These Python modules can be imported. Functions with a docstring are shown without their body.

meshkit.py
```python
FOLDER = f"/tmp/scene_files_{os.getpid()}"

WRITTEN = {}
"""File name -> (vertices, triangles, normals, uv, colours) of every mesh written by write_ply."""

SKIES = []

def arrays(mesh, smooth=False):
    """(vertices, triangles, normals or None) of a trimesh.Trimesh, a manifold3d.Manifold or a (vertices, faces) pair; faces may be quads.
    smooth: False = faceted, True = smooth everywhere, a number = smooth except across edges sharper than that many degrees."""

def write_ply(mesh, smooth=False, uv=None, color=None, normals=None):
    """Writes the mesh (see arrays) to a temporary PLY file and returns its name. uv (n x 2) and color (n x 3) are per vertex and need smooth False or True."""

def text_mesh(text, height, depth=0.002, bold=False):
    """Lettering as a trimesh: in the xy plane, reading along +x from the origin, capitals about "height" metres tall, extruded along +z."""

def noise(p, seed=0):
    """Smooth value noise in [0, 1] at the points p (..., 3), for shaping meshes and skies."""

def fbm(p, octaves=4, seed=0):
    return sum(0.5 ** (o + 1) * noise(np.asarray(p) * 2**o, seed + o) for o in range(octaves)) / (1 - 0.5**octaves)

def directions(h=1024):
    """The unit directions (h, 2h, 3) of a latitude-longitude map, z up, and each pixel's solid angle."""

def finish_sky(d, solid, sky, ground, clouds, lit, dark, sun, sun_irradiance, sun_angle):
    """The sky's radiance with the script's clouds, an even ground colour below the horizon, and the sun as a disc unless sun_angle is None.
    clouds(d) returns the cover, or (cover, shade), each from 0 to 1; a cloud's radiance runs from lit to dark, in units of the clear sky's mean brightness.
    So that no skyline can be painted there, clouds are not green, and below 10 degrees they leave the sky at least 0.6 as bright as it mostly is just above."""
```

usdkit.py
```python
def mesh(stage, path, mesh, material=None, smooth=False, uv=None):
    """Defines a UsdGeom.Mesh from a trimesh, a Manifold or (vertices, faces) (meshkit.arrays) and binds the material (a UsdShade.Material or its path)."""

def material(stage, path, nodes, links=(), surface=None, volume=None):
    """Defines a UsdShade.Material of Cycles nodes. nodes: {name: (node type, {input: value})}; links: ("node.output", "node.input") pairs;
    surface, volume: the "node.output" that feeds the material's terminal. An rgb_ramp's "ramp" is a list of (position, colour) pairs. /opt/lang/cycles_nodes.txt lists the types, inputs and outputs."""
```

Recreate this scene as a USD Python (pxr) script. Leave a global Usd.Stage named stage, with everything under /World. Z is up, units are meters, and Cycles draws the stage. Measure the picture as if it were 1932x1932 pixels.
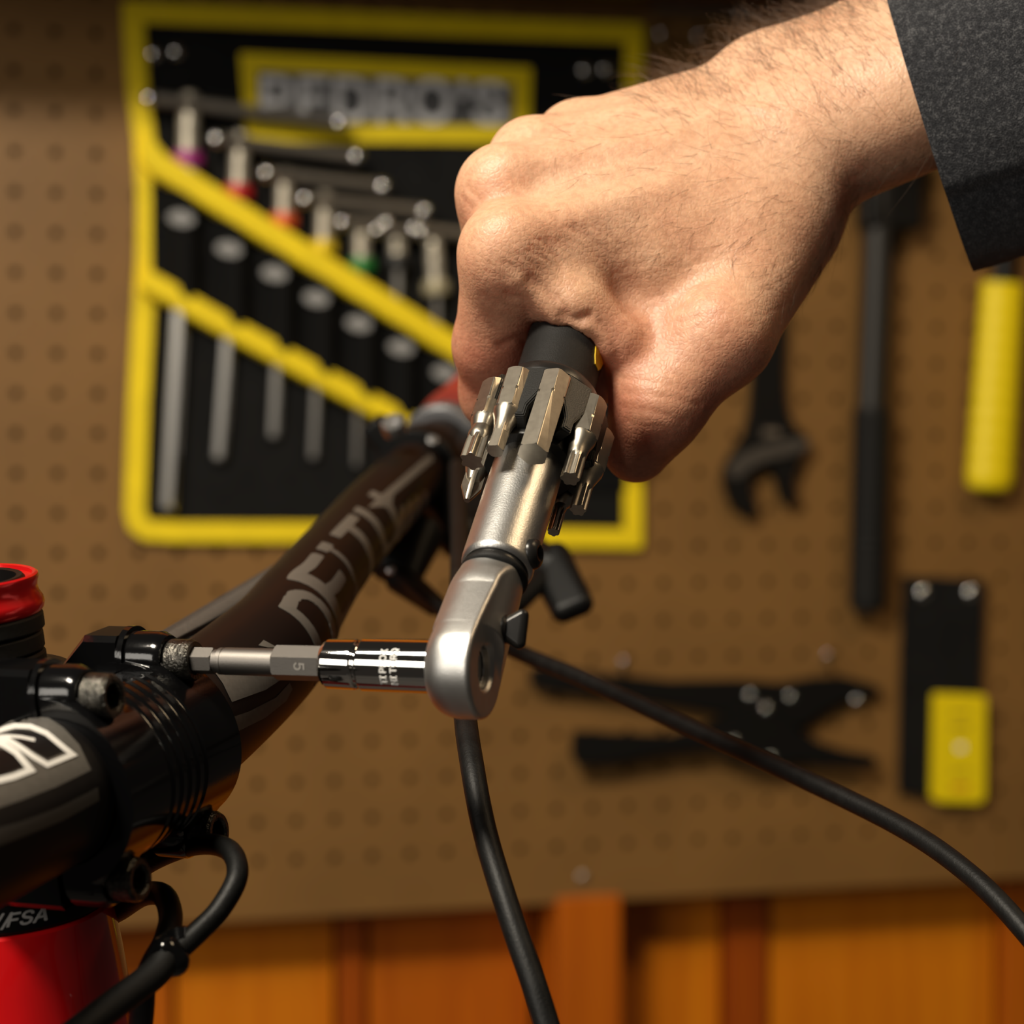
import math, random
import numpy as np, trimesh, manifold3d as m3
from shapely.geometry import Polygon, LineString, Point, box as sbox
from shapely import affinity
from shapely.ops import unary_union
from pxr import Usd, UsdGeom, UsdLux, UsdShade, Gf, Sdf, Vt
import usdkit, meshkit

rng = np.random.default_rng(7)
random.seed(7)
stage = Usd.Stage.CreateInMemory()
UsdGeom.SetStageUpAxis(stage, 'Z')
UsdGeom.SetStageMetersPerUnit(stage, 1.0)
UsdGeom.Xform.Define(stage, '/World')
UsdGeom.Scope.Define(stage, '/World/Looks')

# ------------------------------------------------------------------ camera, light, exposure
FPX = 4000.0                      # focal length in pixels of the 1932 x 1932 frame
EYE = np.array([0.0, 0.0, 1.30])
PITCH = math.radians(-1.5)
cp_, sp_ = math.cos(PITCH), math.sin(PITCH)
RCAM = np.array([[1, 0, 0], [0, cp_, -sp_], [0, sp_, cp_]])   # camera frame (right, forward, up) -> world
cam = UsdGeom.Camera.Define(stage, '/World/camera')
cam.CreateFocalLengthAttr(50.0)
cam.CreateHorizontalApertureAttr(50.0 * 1932 / FPX)
cam.CreateVerticalApertureAttr(50.0 * 1932 / FPX)
cam.CreateFStopAttr(50.0 / 6.6)
cam.CreateFocusDistanceAttr(0.485)
cam.CreateClippingRangeAttr((0.02, 100.0))
cam.CreateExposureAttr(0.0)
cam.AddTranslateOp().Set(Gf.Vec3d(*EYE))
cam.AddRotateXOp().Set(90.0 + math.degrees(PITCH))

def look_at(x, eye, target):
    z = np.array(eye, float) - np.array(target, float); z /= np.linalg.norm(z)
    r = np.cross([0, 0, 1.0], z); r /= np.linalg.norm(r); u = np.cross(z, r)
    x.AddTransformOp().Set(Gf.Matrix4d(*r, 0, *u, 0, *z, 0, *[float(v) for v in eye], 1))

def rect_light(name, eye, target, w, h, power, color):
    l = UsdLux.RectLight.Define(stage, '/World/' + name)
    l.CreateWidthAttr(w); l.CreateHeightAttr(h)
    l.CreateIntensityAttr(power); l.CreateColorAttr(Gf.Vec3f(*color)); l.CreateNormalizeAttr(True)
    look_at(l, eye, target)
    return l

rect_light('unseen_lamp', (-0.42, 0.08, 2.05), (0.02, 0.70, 1.25), 0.28, 0.16, 5.1, (1.0, 0.90, 0.74))  # out of view, upper left; placed to light the hand and wrench
rect_light('unseen_lamp_001', (0.78, 0.55, 2.20), (0.15, 1.3, 1.25), 0.45, 0.25, 1.15, (1.0, 0.72, 0.42))  # out of view, upper right; placed to warm the right of the pegboard
rect_light('unseen_broad_light', (-1.55, -1.25, 1.78), (0.0, 0.6, 1.28), 1.10, 0.85, 6.0, (1.0, 0.93, 0.82))  # out of view behind the camera; placed for the socket's bright band
dome = UsdLux.DomeLight.Define(stage, '/World/room_light')
dome.CreateIntensityAttr(0.008); dome.CreateColorAttr(Gf.Vec3f(1.0, 0.85, 0.7))

# ------------------------------------------------------------------ coordinates (millimetres in the camera frame)
def C(px, py, d):
    return np.array([(px - 966) / FPX * d, d, (966 - py) / FPX * d], float)

def to_world(v):
    return EYE + (np.asarray(v, float) / 1000.0) @ RCAM.T

def unit(v):
    v = np.asarray(v, float); return v / np.linalg.norm(v)

def frame(o, x, y, z):
    m = np.eye(4); m[:3, 0], m[:3, 1], m[:3, 2], m[:3, 3] = x, y, z, o
    return m

def basis(axis, ref=(0, 0, 1)):
    """x, y perpendicular to axis, x as near ref as can be"""
    z = unit(axis); x = np.asarray(ref, float) - np.dot(ref, z) * z
    x = unit(x); return x, np.cross(z, x), z

# the pegboard wall's own frame: u right, v up, n out of the wall towards the camera
THETA = math.atan(0.262)
W0 = np.array([0.0, 1424.0, 0.0])
WU = unit(RCAM.T @ np.array([math.cos(THETA), math.sin(THETA), 0]))
WV = unit(RCAM.T @ np.array([0, 0, 1.0]))
WN = np.cross(WU, WV)
def W(px, py, n=0.0):
    """pixel -> (u, v) on the plane n mm in front of the pegboard's face"""
    r = C(px, py, 1.0); o = W0 + WN * n
    p = r * (np.dot(o, WN) / np.dot(r, WN)) - W0
    return np.array([p @ WU, p @ WV])
WALL = frame(W0, WU, WV, WN)      # local (u, v, n) -> camera frame

# ------------------------------------------------------------------ prims
used = {}
def numbered(parent, name):
    k = used.get((parent, name), 0); used[(parent, name)] = k + 1
    return f'{parent}/{name}' + (f'_{k:03d}' if k else '')

def V(mesh):
    if hasattr(mesh, 'to_mesh'):
        q = mesh.to_mesh(); return trimesh.Trimesh(np.array(q.vert_properties[:, :3], float), np.array(q.tri_verts), process=False)
    if isinstance(mesh, (tuple, list)) and len(mesh) == 2 and not hasattr(mesh[0], 'faces'):
        v, f = np.asarray(mesh[0], float), np.asarray(mesh[1], int)
        if f.shape[1] == 4: f = np.vstack([f[:, [0, 1, 2]], f[:, [0, 2, 3]]])
        return trimesh.Trimesh(v, f, process=False)
    return mesh

def join(*ms):
    ms = [V(m) for m in ms]
    return trimesh.util.concatenate(ms) if len(ms) > 1 else ms[0]

def moved(mesh, M):
    m = V(mesh).copy(); m.apply_transform(M); return m

def flip_if_needed(m):
    return m

def put_mesh(path, mesh, mat, origin, smooth=35, primvar=None):
    m = V(mesh)
    w = trimesh.Trimesh(to_world(m.vertices) - origin, m.faces, process=False)
    g = usdkit.mesh(stage, path, w, mat, smooth=smooth)
    if primvar:
        for n, vals in primvar.items():
            UsdGeom.PrimvarsAPI(g).CreatePrimvar(n, Sdf.ValueTypeNames.FloatArray, 'vertex').Set(Vt.FloatArray.FromNumpy(np.asarray(vals, np.float32)))
    return g.GetPrim()

class Part:
    def __init__(self, name, mesh, mat, label=None, kids=(), smooth=35, primvar=None, kind=None):
        self.name, self.mesh, self.mat, self.label, self.kids = name, V(mesh), mat, label, list(kids)
        self.smooth, self.primvar, self.kind = smooth, primvar, kind

def put_part(parent, p, origin):
    path = numbered(parent, p.name)
    prim = put_mesh(path, p.mesh, p.mat, origin, p.smooth, p.primvar)
    if p.label: prim.SetCustomDataByKey('label', p.label)
    if p.kind: prim.SetCustomDataByKey('kind', p.kind)
    for k in p.kids: put_part(path, k, origin)
    return prim

def thing(name, label, cat, parts, group=None, kind=None):
    """parts: a list of Part; one top-level Xform standing at the foot of the thing"""
    def allm(ps):
        for p in ps:
            yield p.mesh; yield from allm(p.kids)
    pts = np.vstack([to_world(m.vertices) for m in allm(parts)])
    lo, hi = pts.min(0), pts.max(0)
    origin = np.array([(lo[0] + hi[0]) / 2, (lo[1] + hi[1]) / 2, lo[2]])
    path = numbered('/World', name)
    x = UsdGeom.Xform.Define(stage, path); x.AddTranslateOp().Set(Gf.Vec3d(*origin))
    o = x.GetPrim()
    o.SetCustomDataByKey('label', label); o.SetCustomDataByKey('category', cat)
    if group: o.SetCustomDataByKey('group', group)
    if kind: o.SetCustomDataByKey('kind', kind)
    for p in parts: put_part(path, p, origin)
    return path, origin

# ------------------------------------------------------------------ shapes
def smooth_path(pts, n=60):
    """Catmull-Rom through the points; extra columns (a radius) ride along"""
    p = np.asarray(pts, float); q = np.vstack([2 * p[0] - p[1], p, 2 * p[-1] - p[-2]])
    out = []
    for i in range(len(p) - 1):
        a, b, c, d = q[i:i + 4]
        t = np.linspace(0, 1, max(2, n // (len(p) - 1)), endpoint=False)[:, None]
        out.append(0.5 * (2 * b + (c - a) * t + (2 * a - 5 * b + 4 * c - d) * t ** 2 + (3 * b - a - 3 * c + d) * t ** 3))
    return np.vstack(out + [p[-1:]])

def frames_along(p):
    t = np.gradient(p, axis=0); t /= np.linalg.norm(t, axis=1, keepdims=True)
    x = basis(t[0])[0] if abs(t[0][2]) < 0.95 else basis(t[0], (1, 0, 0))[0]
    xs = []
    for k in t:
        x = x - np.dot(x, k) * k; x = x / np.linalg.norm(x); xs.append(x)
    xs = np.array(xs)
    return t, xs, np.cross(t, xs)

def tube(p, r, sides=20, caps=True, ecc=None):
    """a round tube along the points p with radius r (a number or one per point)"""
    p = np.asarray(p, float); t, x, y = frames_along(p)
    r = np.broadcast_to(r, (len(p),)).astype(float)
    a = np.linspace(0, 2 * np.pi, sides, endpoint=False)
    v = p[:, None] + r[:, None, None] * (np.cos(a)[None, :, None] * x[:, None] + np.sin(a)[None, :, None] * y[:, None])
    i, j = np.meshgrid(np.arange(len(p) - 1), np.arange(sides), indexing='ij')
    q = np.stack([i * sides + j, i * sides + (j + 1) % sides, (i + 1) * sides + (j + 1) % sides, (i + 1) * sides + j], -1).reshape(-1, 4)
    f = np.vstack([q[:, [0, 1, 2]], q[:, [0, 2, 3]]])
    v = v.reshape(-1, 3)
    if caps:
        n = len(v); v = np.vstack([v, p[0], p[-1]]); j = np.arange(sides); k = (j + 1) % sides; b = (len(p) - 1) * sides
        f = np.vstack([f, np.stack([k, j, np.full(sides, n)], 1), np.stack([b + j, b + k, np.full(sides, n + 1)], 1)])
    return trimesh.Trimesh(v, f, process=False)

def lathe(profile, M=None, sides=48):
    """profile: (radius, height) from bottom to top about local z; closed where radius is 0"""
    pr = np.asarray(profile, float); n = len(pr)
    a = np.linspace(0, 2 * np.pi, sides, endpoint=False)
    v = np.stack([pr[:, None, 0] * np.cos(a), pr[:, None, 0] * np.sin(a), np.broadcast_to(pr[:, None, 1], (n, sides))], -1).reshape(-1, 3)
    i, j = np.meshgrid(np.arange(n - 1), np.arange(sides), indexing='ij')
    q = np.stack([i * sides + j, i * sides + (j + 1) % sides, (i + 1) * sides + (j + 1) % sides, (i + 1) * sides + j], -1).reshape(-1, 4)
    m = trimesh.Trimesh(v, np.vstack([q[:, [0, 1, 2]], q[:, [0, 2, 3]]]), process=False)
    m.merge_vertices(); m.update_faces(m.nondegenerate_faces())
    return moved(m, M) if M is not None else m

def extrude(poly, z0, z1, bevel=0.0, M=None):
    """a shapely polygon raised from z0 to z1 with a chamfer on its upper edge"""
    polys = list(poly.geoms) if hasattr(poly, 'geoms') else [poly]
    out = []
    for g in polys:
        cs = m3.CrossSection([np.asarray(g.exterior.coords)[:-1]] + [np.asarray(r.coords)[:-1] for r in g.interiors], m3.FillRule.EvenOdd)
        body = m3.Manifold.extrude(cs, (z1 - z0) - bevel).translate((0, 0, z0))
        if bevel > 0:
            steps = 3
            for k in range(steps):
                a0, a1 = k / steps, (k + 1) / steps
                ins = bevel * (1 - math.cos(a1 * math.pi / 2))
                c2 = cs.offset(-ins, m3.JoinType.Round)
                if c2.is_empty(): break
                body += m3.Manifold.extrude(c2, bevel * (math.sin(a1 * math.pi / 2))).translate((0, 0, z1 - bevel))
        out.append(V(body))
    m = join(*out)
    return moved(m, M) if M is not None else m

def rbox(sx, sy, sz, r=0.5, M=None, seg=12):
    """box with rounded edges, centred"""
    s = m3.Manifold.sphere(r, seg)
    pts = [s.translate((x * (sx / 2 - r), y * (sy / 2 - r), z * (sz / 2 - r))) for x in (-1, 1) for y in (-1, 1) for z in (-1, 1)]
    m = V(m3.Manifold.batch_hull(pts))
    return moved(m, M) if M is not None else m

def hull_of(spheres, seg=20):
    return m3.Manifold.batch_hull([m3.Manifold.sphere(r, seg).translate(tuple(float(q) for q in c)) for c, r in spheres])

def ngon(n, r, rot=0.0):
    a = np.arange(n) * 2 * np.pi / n + rot
    return Polygon(np.stack([r * np.cos(a), r * np.sin(a)], 1))

# ------------------------------------------------------------------ signed distance bodies -> meshes
def surface_nets(F, o, h):
    s = F < 0
    nx, ny, nz = F.shape
    cell = np.zeros((nx - 1, ny - 1, nz - 1), np.int8)
    corners = [(a, b, c) for a in (0, 1) for b in (0, 1) for c in (0, 1)]
    for a, b, c in corners: cell += s[a:nx - 1 + a, b:ny - 1 + b, c:nz - 1 + c]
    idx = np.argwhere((cell > 0) & (cell < 8))
    num = np.full(cell.shape, -1, np.int64); num[tuple(idx.T)] = np.arange(len(idx))
    acc, cnt = np.zeros((len(idx), 3)), np.zeros(len(idx))
    for a in corners:
        for ax in range(3):
            if a[ax]: continue
            b = list(a); b[ax] = 1
            fa = F[tuple((idx + a).T)]; fb = F[tuple((idx + b).T)]
            k = (fa < 0) != (fb < 0)
            t = fa[k] / (fa[k] - fb[k])
            p = np.repeat(np.array(a, float)[None], k.sum(), 0); p[:, ax] = t
            acc[k] += p; cnt[k] += 1
    v = (idx + acc / cnt[:, None]) * h + o
    faces = []
    for ax in range(3):
        u, w = (ax + 1) % 3, (ax + 2) % 3
        A = s; sl0 = [slice(1, -1)] * 3; sl1 = [slice(1, -1)] * 3
        sl0[ax] = slice(0, -1); sl1[ax] = slice(1, None)
        d = s[tuple(sl0)] != s[tuple(sl1)]
        e = np.argwhere(d); off = np.ones(3, int); off[ax] = 0; e = e + off
        inside = s[tuple(e.T)]
        def at(du, dw):
            q = e.copy(); q[:, u] -= du; q[:, w] -= dw; return num[tuple(q.T)]
        q = np.stack([at(1, 1), at(0, 1), at(0, 0), at(1, 0)], 1)
        q[~inside] = q[~inside][:, ::-1]
        faces.append(q)
    q = np.vstack(faces)
    return v, np.vstack([q[:, [0, 1, 2]], q[:, [0, 2, 3]]])

def relax_mesh(m, times):
    from scipy.sparse import coo_matrix
    e = m.edges_unique; n = len(m.vertices)
    a = coo_matrix((np.ones(2 * len(e)), (np.r_[e[:, 0], e[:, 1]], np.r_[e[:, 1], e[:, 0]])), shape=(n, n)).tocsr()
    w = np.maximum(np.asarray(a.sum(1)).ravel(), 1)[:, None]; v = np.array(m.vertices)
    for _ in range(times): v = 0.5 * v + 0.5 * (a @ v) / w
    m.vertices = v

def sdf_mesh(f, lo, hi, h, refine=1, relax=2):
    lo, hi = np.asarray(lo, float), np.asarray(hi, float)
    B = 4
    n = np.ceil((hi - lo) / (h * B)).astype(int)
    g = np.stack(np.meshgrid(*[lo[k] + (np.arange(n[k]) + 0.5) * B * h for k in range(3)], indexing='ij'), -1).reshape(-1, 3)
    c = f(g).reshape(n)
    F = np.repeat(np.repeat(np.repeat(c, B, 0), B, 1), B, 2)
    near = np.repeat(np.repeat(np.repeat(np.abs(c) < B * h * 2.0, B, 0), B, 1), B, 2)
    idx = np.argwhere(near)
    F[tuple(idx.T)] = np.concatenate([f(lo + (k + 0.5) * h) for k in np.array_split(idx, max(1, len(idx) // 200000))])
    v, t = surface_nets(F, lo + 0.5 * h, h)
    m = trimesh.Trimesh(v, t, process=False)
    def project(m, times=2):
        for _ in range(times):
            e = 0.15 * h; p = np.asarray(m.vertices)
            d0 = f(p)
            gr = np.stack([f(p + e * np.eye(3)[k]) - d0 for k in range(3)], 1) / e
            gr /= np.maximum((gr ** 2).sum(1, keepdims=True), 0.2)
            m.vertices = p - np.clip(d0, -h, h)[:, None] * gr
        return m
    for _ in range(refine):
        relax_mesh(m, relax)
        m = m.subdivide()
        m = trimesh.Trimesh(m.vertices, m.faces, process=False); m.merge_vertices()
    relax_mesh(m, 1)
    return project(m)

def smin(a, b, k):
    h = np.maximum(k - np.abs(a - b), 0) / k
    return np.minimum(a, b) - h * h * k * 0.25

def cone(a, b, r0, r1):
    a, b = np.asarray(a, float), np.asarray(b, float); ab = b - a; L = ab @ ab
    def f(p):
        t = np.clip((p - a) @ ab / L, 0, 1)
        return np.linalg.norm(p - a - t[:, None] * ab, axis=1) - (r0 + (r1 - r0) * t)
    return f

def ball(a, r):
    a = np.asarray(a, float)
    return lambda p: np.linalg.norm(p - a, axis=1) - r

# ------------------------------------------------------------------ materials
def mat(name, nodes, links=(), surface='p.BSDF'):
    return usdkit.material(stage, '/World/Looks/' + name, nodes, links, surface)

def plain(name, color, rough=0.5, metal=0.0, bump=None, var=0.0, varscale=40.0, **kw):
    """principled with a little uneven tone (var) and fine relief (bump = (scale per metre, strength, distance m))"""
    nodes = {'p': ('principled_bsdf', {'base_color': color, 'roughness': rough, 'metallic': metal, **kw}), 'c': ('texture_coordinate', {})}
    links = []
    if var:
        nodes['n'] = ('noise_texture', {'scale': varscale, 'detail': 4.0})
        a = [max(0, x * (1 - var)) for x in color]; b = [min(1, x * (1 + var)) for x in color]
        nodes['r'] = ('rgb_ramp', {'ramp': [(0.3, a), (0.7, b)]})
        links += [('c.object', 'n.vector'), ('n.fac', 'r.fac'), ('r.color', 'p.base_color')]
    if bump:
        nodes['bn'] = ('noise_texture', {'scale': bump[0], 'detail': 3.0})
        nodes['b'] = ('bump', {'strength': bump[1], 'distance': bump[2]})
        links += [('c.object', 'bn.vector'), ('bn.fac', 'b.height'), ('b.normal', 'p.normal')]
    return mat(name, nodes, links)
# ------------------------------------------------------------------ the torque wrench's axis (shared by the wrench, the bits and the hand)
AX = unit((0.225, 0.665, 0.712))              # from the ratchet head up and away to the handle
H0 = C(884, 1240, 448)                        # centre of the ratchet head
U1 = unit((AX[2], 0, -AX[0]))                 # right
U2 = np.cross(AX, U1)                         # away and down
def A(s, u1=0.0, u2=0.0):
    return H0 + AX * s + U1 * u1 + U2 * u2
def on_axis(s=0.0):
    return frame(A(s), U1, U2, AX)

# ------------------------------------------------------------------ hand
def build_hand():
    kn = {'i': C(962, 488, 512), 'm': C(955, 372, 526), 'r': C(1008, 313, 541), 'p': C(1088, 275, 555)}
    bs = {'i': C(1470, 365, 536), 'm': C(1490, 295, 541), 'r': C(1495, 225, 551), 'p': C(1490, 168, 561)}
    rk = {'i': 12.3, 'm': 12.2, 'r': 11.5, 'p': 10.8}
    palm = [cone(bs[k], kn[k], 13.0 if k != 'p' else 12.0, rk[k] - 0.5) for k in 'imrp']
    palm += [cone(C(1440, 330, 560), C(1110, 400, 556), 14, 13),
             cone(C(1430, 230, 572), C(1150, 320, 572), 12, 12),
             cone(C(1500, 155, 560), C(1900, 10, 562), 14, 18),
             cone(C(1525, 285, 543), C(1900, 105, 540), 17, 20),
             cone(C(1495, 230, 552), C(1900, 50, 552), 17, 22)]
    thumb = [cone(C(1470, 425, 534), C(1362, 632, 514), 15.5, 12.2),
             cone(C(1362, 632, 514), C(1248, 762, 512), 11.8, 9.9),
             cone(C(1248, 762, 512), C(1200, 848, 521), 9.9, 8.2),
             cone(C(1400, 420, 540), C(1300, 600, 531), 15, 11)]
    web = [cone(C(1400, 430, 529), C(1240, 512, 519), 13.5, 10.5),
           cone(C(1330, 420, 533), C(1095, 545, 518), 13, 9.0),
           cone(C(1040, 560, 510), C(1085, 574, 509), 6.5, 6.0),
           cone(C(1085, 574, 509), C(1165, 640, 511), 6.0, 7.0),
           cone(C(1118, 560, 523), C(1330, 640, 518), 7.0, 9.5),
           cone(C(1190, 640, 521), C(1236, 770, 519), 8.0, 9.0)]
    def chain(pts):
        return [cone(a, b, ra, rb) for (a, ra), (b, rb) in zip(pts[:-1], pts[1:])]
    fingers = [
        chain([(kn['i'], 11.6), (C(933, 650, 528), 9.9), (C(939, 742, 539), 9.2), (A(108, 4, 19.5), 8.0), (A(109, 14, 11), 7.2)]),
        chain([(kn['m'], 11.6), (C(945, 560, 548), 9.4), (A(131, -10, 19), 9.0), (A(131, 6, 20.5), 8.0), (A(131, 16, 10), 7.2)]),
        chain([(kn['r'], 11.0), (A(151, -15, 10), 9.0), (A(151, -9, 20), 8.6), (A(151, 6, 20), 7.8), (A(151, 15, 9), 7.0)]),
        chain([(kn['p'], 10.3), (A(169, -12, 10), 8.0), (A(169, -7, 18), 7.6), (A(169, 5, 18), 7.0), (A(169, 13, 9), 6.2)])]
    ndors = -U2
    bumps = [(kn['i'] + ndors * 4.6 + np.array([-2.5, 0, 0]), 8.6), (kn['m'] + ndors * 4.5 + np.array([-2.5, 0, 0]), 8.4), (kn['r'] + ndors * 4.2 + np.array([-2.0, 0, 0]), 7.8), (kn['p'] + ndors * 4.0, 7.2)]
    tend = [cone(kn[k] + ndors * 9.2, bs[k] * 0.55 + kn[k] * 0.45 + ndors * (10.6 if k != 'p' else 9.6), 2.6, 1.2) for k in 'imr']
    handle = cone(A(84), A(185), 9.5, 10.8)
    def f(p):
        d = palm[0](p)
        for g in palm[1:]: d = smin(d, g(p), 11.0)
        w = web[0](p)
        for g in web[1:]: w = smin(w, g(p), 6.0)
        d = smin(d, w, 7.0)
        t = thumb[0](p)
        for g in thumb[1:]: t = smin(t, g(p), 4.5)
        d = smin(d, t, 8.0)
        fs = None
        for ch in fingers:
            q = ch[0](p)
            for g in ch[1:]: q = smin(q, g(p), 3.5)
            fs = q if fs is None else smin(fs, q, 1.6)
        d = smin(d, fs, 4.0)
        for c, r in bumps: d = smin(d, ball(c, r)(p), 5.0)
        for g in tend: d = smin(d, g(p), 6.0)
        d = smin(d, ball(C(1430, 150, 556), 9.5)(p), 8.0)
        # creases: thumb knuckle, first finger joint, web folds
        h = np.maximum(d, -handle(p))
        return h
    pts = np.vstack([A(100, 30, 30), A(180, -35, -35), C(1900, 0, 590), C(1900, 300, 500), C(860, 200, 580), C(1200, 910, 500), C(860, 800, 500), C(1500, 560, 590)])
    lo, hi = pts.min(0) - 14, pts.max(0) + 14
    lo[1] = 478; hi[1] = 606
    return sdf_mesh(f, lo, hi, 1.25, refine=1), f

SKIN = mat('skin', {
    'c': ('texture_coordinate', {}),
    'red': ('attribute', {'attribute': 'redness'}),
    'n1': ('noise_texture', {'scale': 70.0, 'detail': 5.0, 'roughness': 0.6}),
    'n2': ('noise_texture', {'scale': 600.0, 'detail': 3.0}),
    'add': ('math', {'math_type': 'multiply_add', 'value2': 0.8, 'value3': -0.34}),
    'sum': ('math', {'math_type': 'add', 'use_clamp': True}),
    'ramp': ('rgb_ramp', {'ramp': [(0.0, (0.66, 0.42, 0.28)), (0.35, (0.61, 0.345, 0.215)), (0.7, (0.53, 0.25, 0.155)), (1.0, (0.44, 0.16, 0.10))]}),
    'spk': ('rgb_ramp', {'ramp': [(0.35, (0.86, 0.80, 0.76)), (0.62, (1.06, 1.03, 1.0))]}),
    'mul': ('mix_color', {'blend_type': 'multiply', 'fac': 0.8, 'use_clamp': False}),
    'v': ('voronoi_texture', {'feature': 'distance_to_edge', 'scale': 850.0}),
    'vr': ('rgb_ramp', {'ramp': [(0.0, (0, 0, 0)), (0.25, (1, 1, 1))]}),
    'nb': ('noise_texture', {'scale': 1400.0, 'detail': 2.0}),
    'b1': ('bump', {'strength': 0.22, 'distance': 0.00025}),
    'b2': ('bump', {'strength': 0.18, 'distance': 0.0003}),
    'p': ('principled_bsdf', {'roughness': 0.46, 'subsurface_weight': 0.22, 'subsurface_scale': 0.0025, 'subsurface_radius': (1.0, 0.35, 0.18), 'specular_ior_level': 0.42}),
}, [('c.object', 'n1.vector'), ('c.object', 'n2.vector'), ('c.object', 'v.vector'), ('c.object', 'nb.vector'),
    ('n1.fac', 'add.value1'), ('add.value', 'sum.value1'), ('red.fac', 'sum.value2'), ('sum.value', 'ramp.fac'),
    ('n2.fac', 'spk.fac'), ('ramp.color', 'mul.a'), ('spk.color', 'mul.b'), ('mul.result', 'p.base_color'),
    ('v.distance', 'vr.fac'), ('vr.color', 'b1.height'), ('nb.fac', 'b2.height'), ('b1.normal', 'b2.normal'), ('b2.normal', 'p.normal')])

hand, hand_f = build_hand()

def hand_point(px, py):
    """where the sight line through a pixel meets the skin"""
    ray = unit(C(px, py, 1.0)); t = 485.0
    for _ in range(80): t += float(np.clip(hand_f((ray * t)[None])[0] * 0.8, -3, 8))
    return ray * t

def vertex_normals(m):
    n = np.zeros_like(m.vertices); f = m.faces; v = m.vertices
    fn = np.cross(v[f[:, 1]] - v[f[:, 0]], v[f[:, 2]] - v[f[:, 0]])
    for k in range(3): np.add.at(n, f[:, k], fn)
    return n / np.maximum(np.linalg.norm(n, axis=1, keepdims=True), 1e-12)

def carve(m, strokes):
    """press creases (negative height) and raise folds along lines on the skin"""
    from scipy.spatial import cKDTree
    n = vertex_normals(m); v = np.array(m.vertices); dis = np.zeros(len(v)); tree = cKDTree(v)
    for pts, h, w in strokes:
        p = np.array([hand_point(x, y) for x, y in pts])
        if len(p) > 1: p = smooth_path(p, 10 * len(p))
        k = cKDTree(p); near = np.unique(np.concatenate(tree.query_ball_point(p, 3 * w)).astype(int))
        d = k.query(v[near])[0]
        taper = 1.0
        dis[near] += h * np.exp(-(d / w) ** 2) * taper
    m.vertices = v + n * dis[:, None]
    return m

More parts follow.
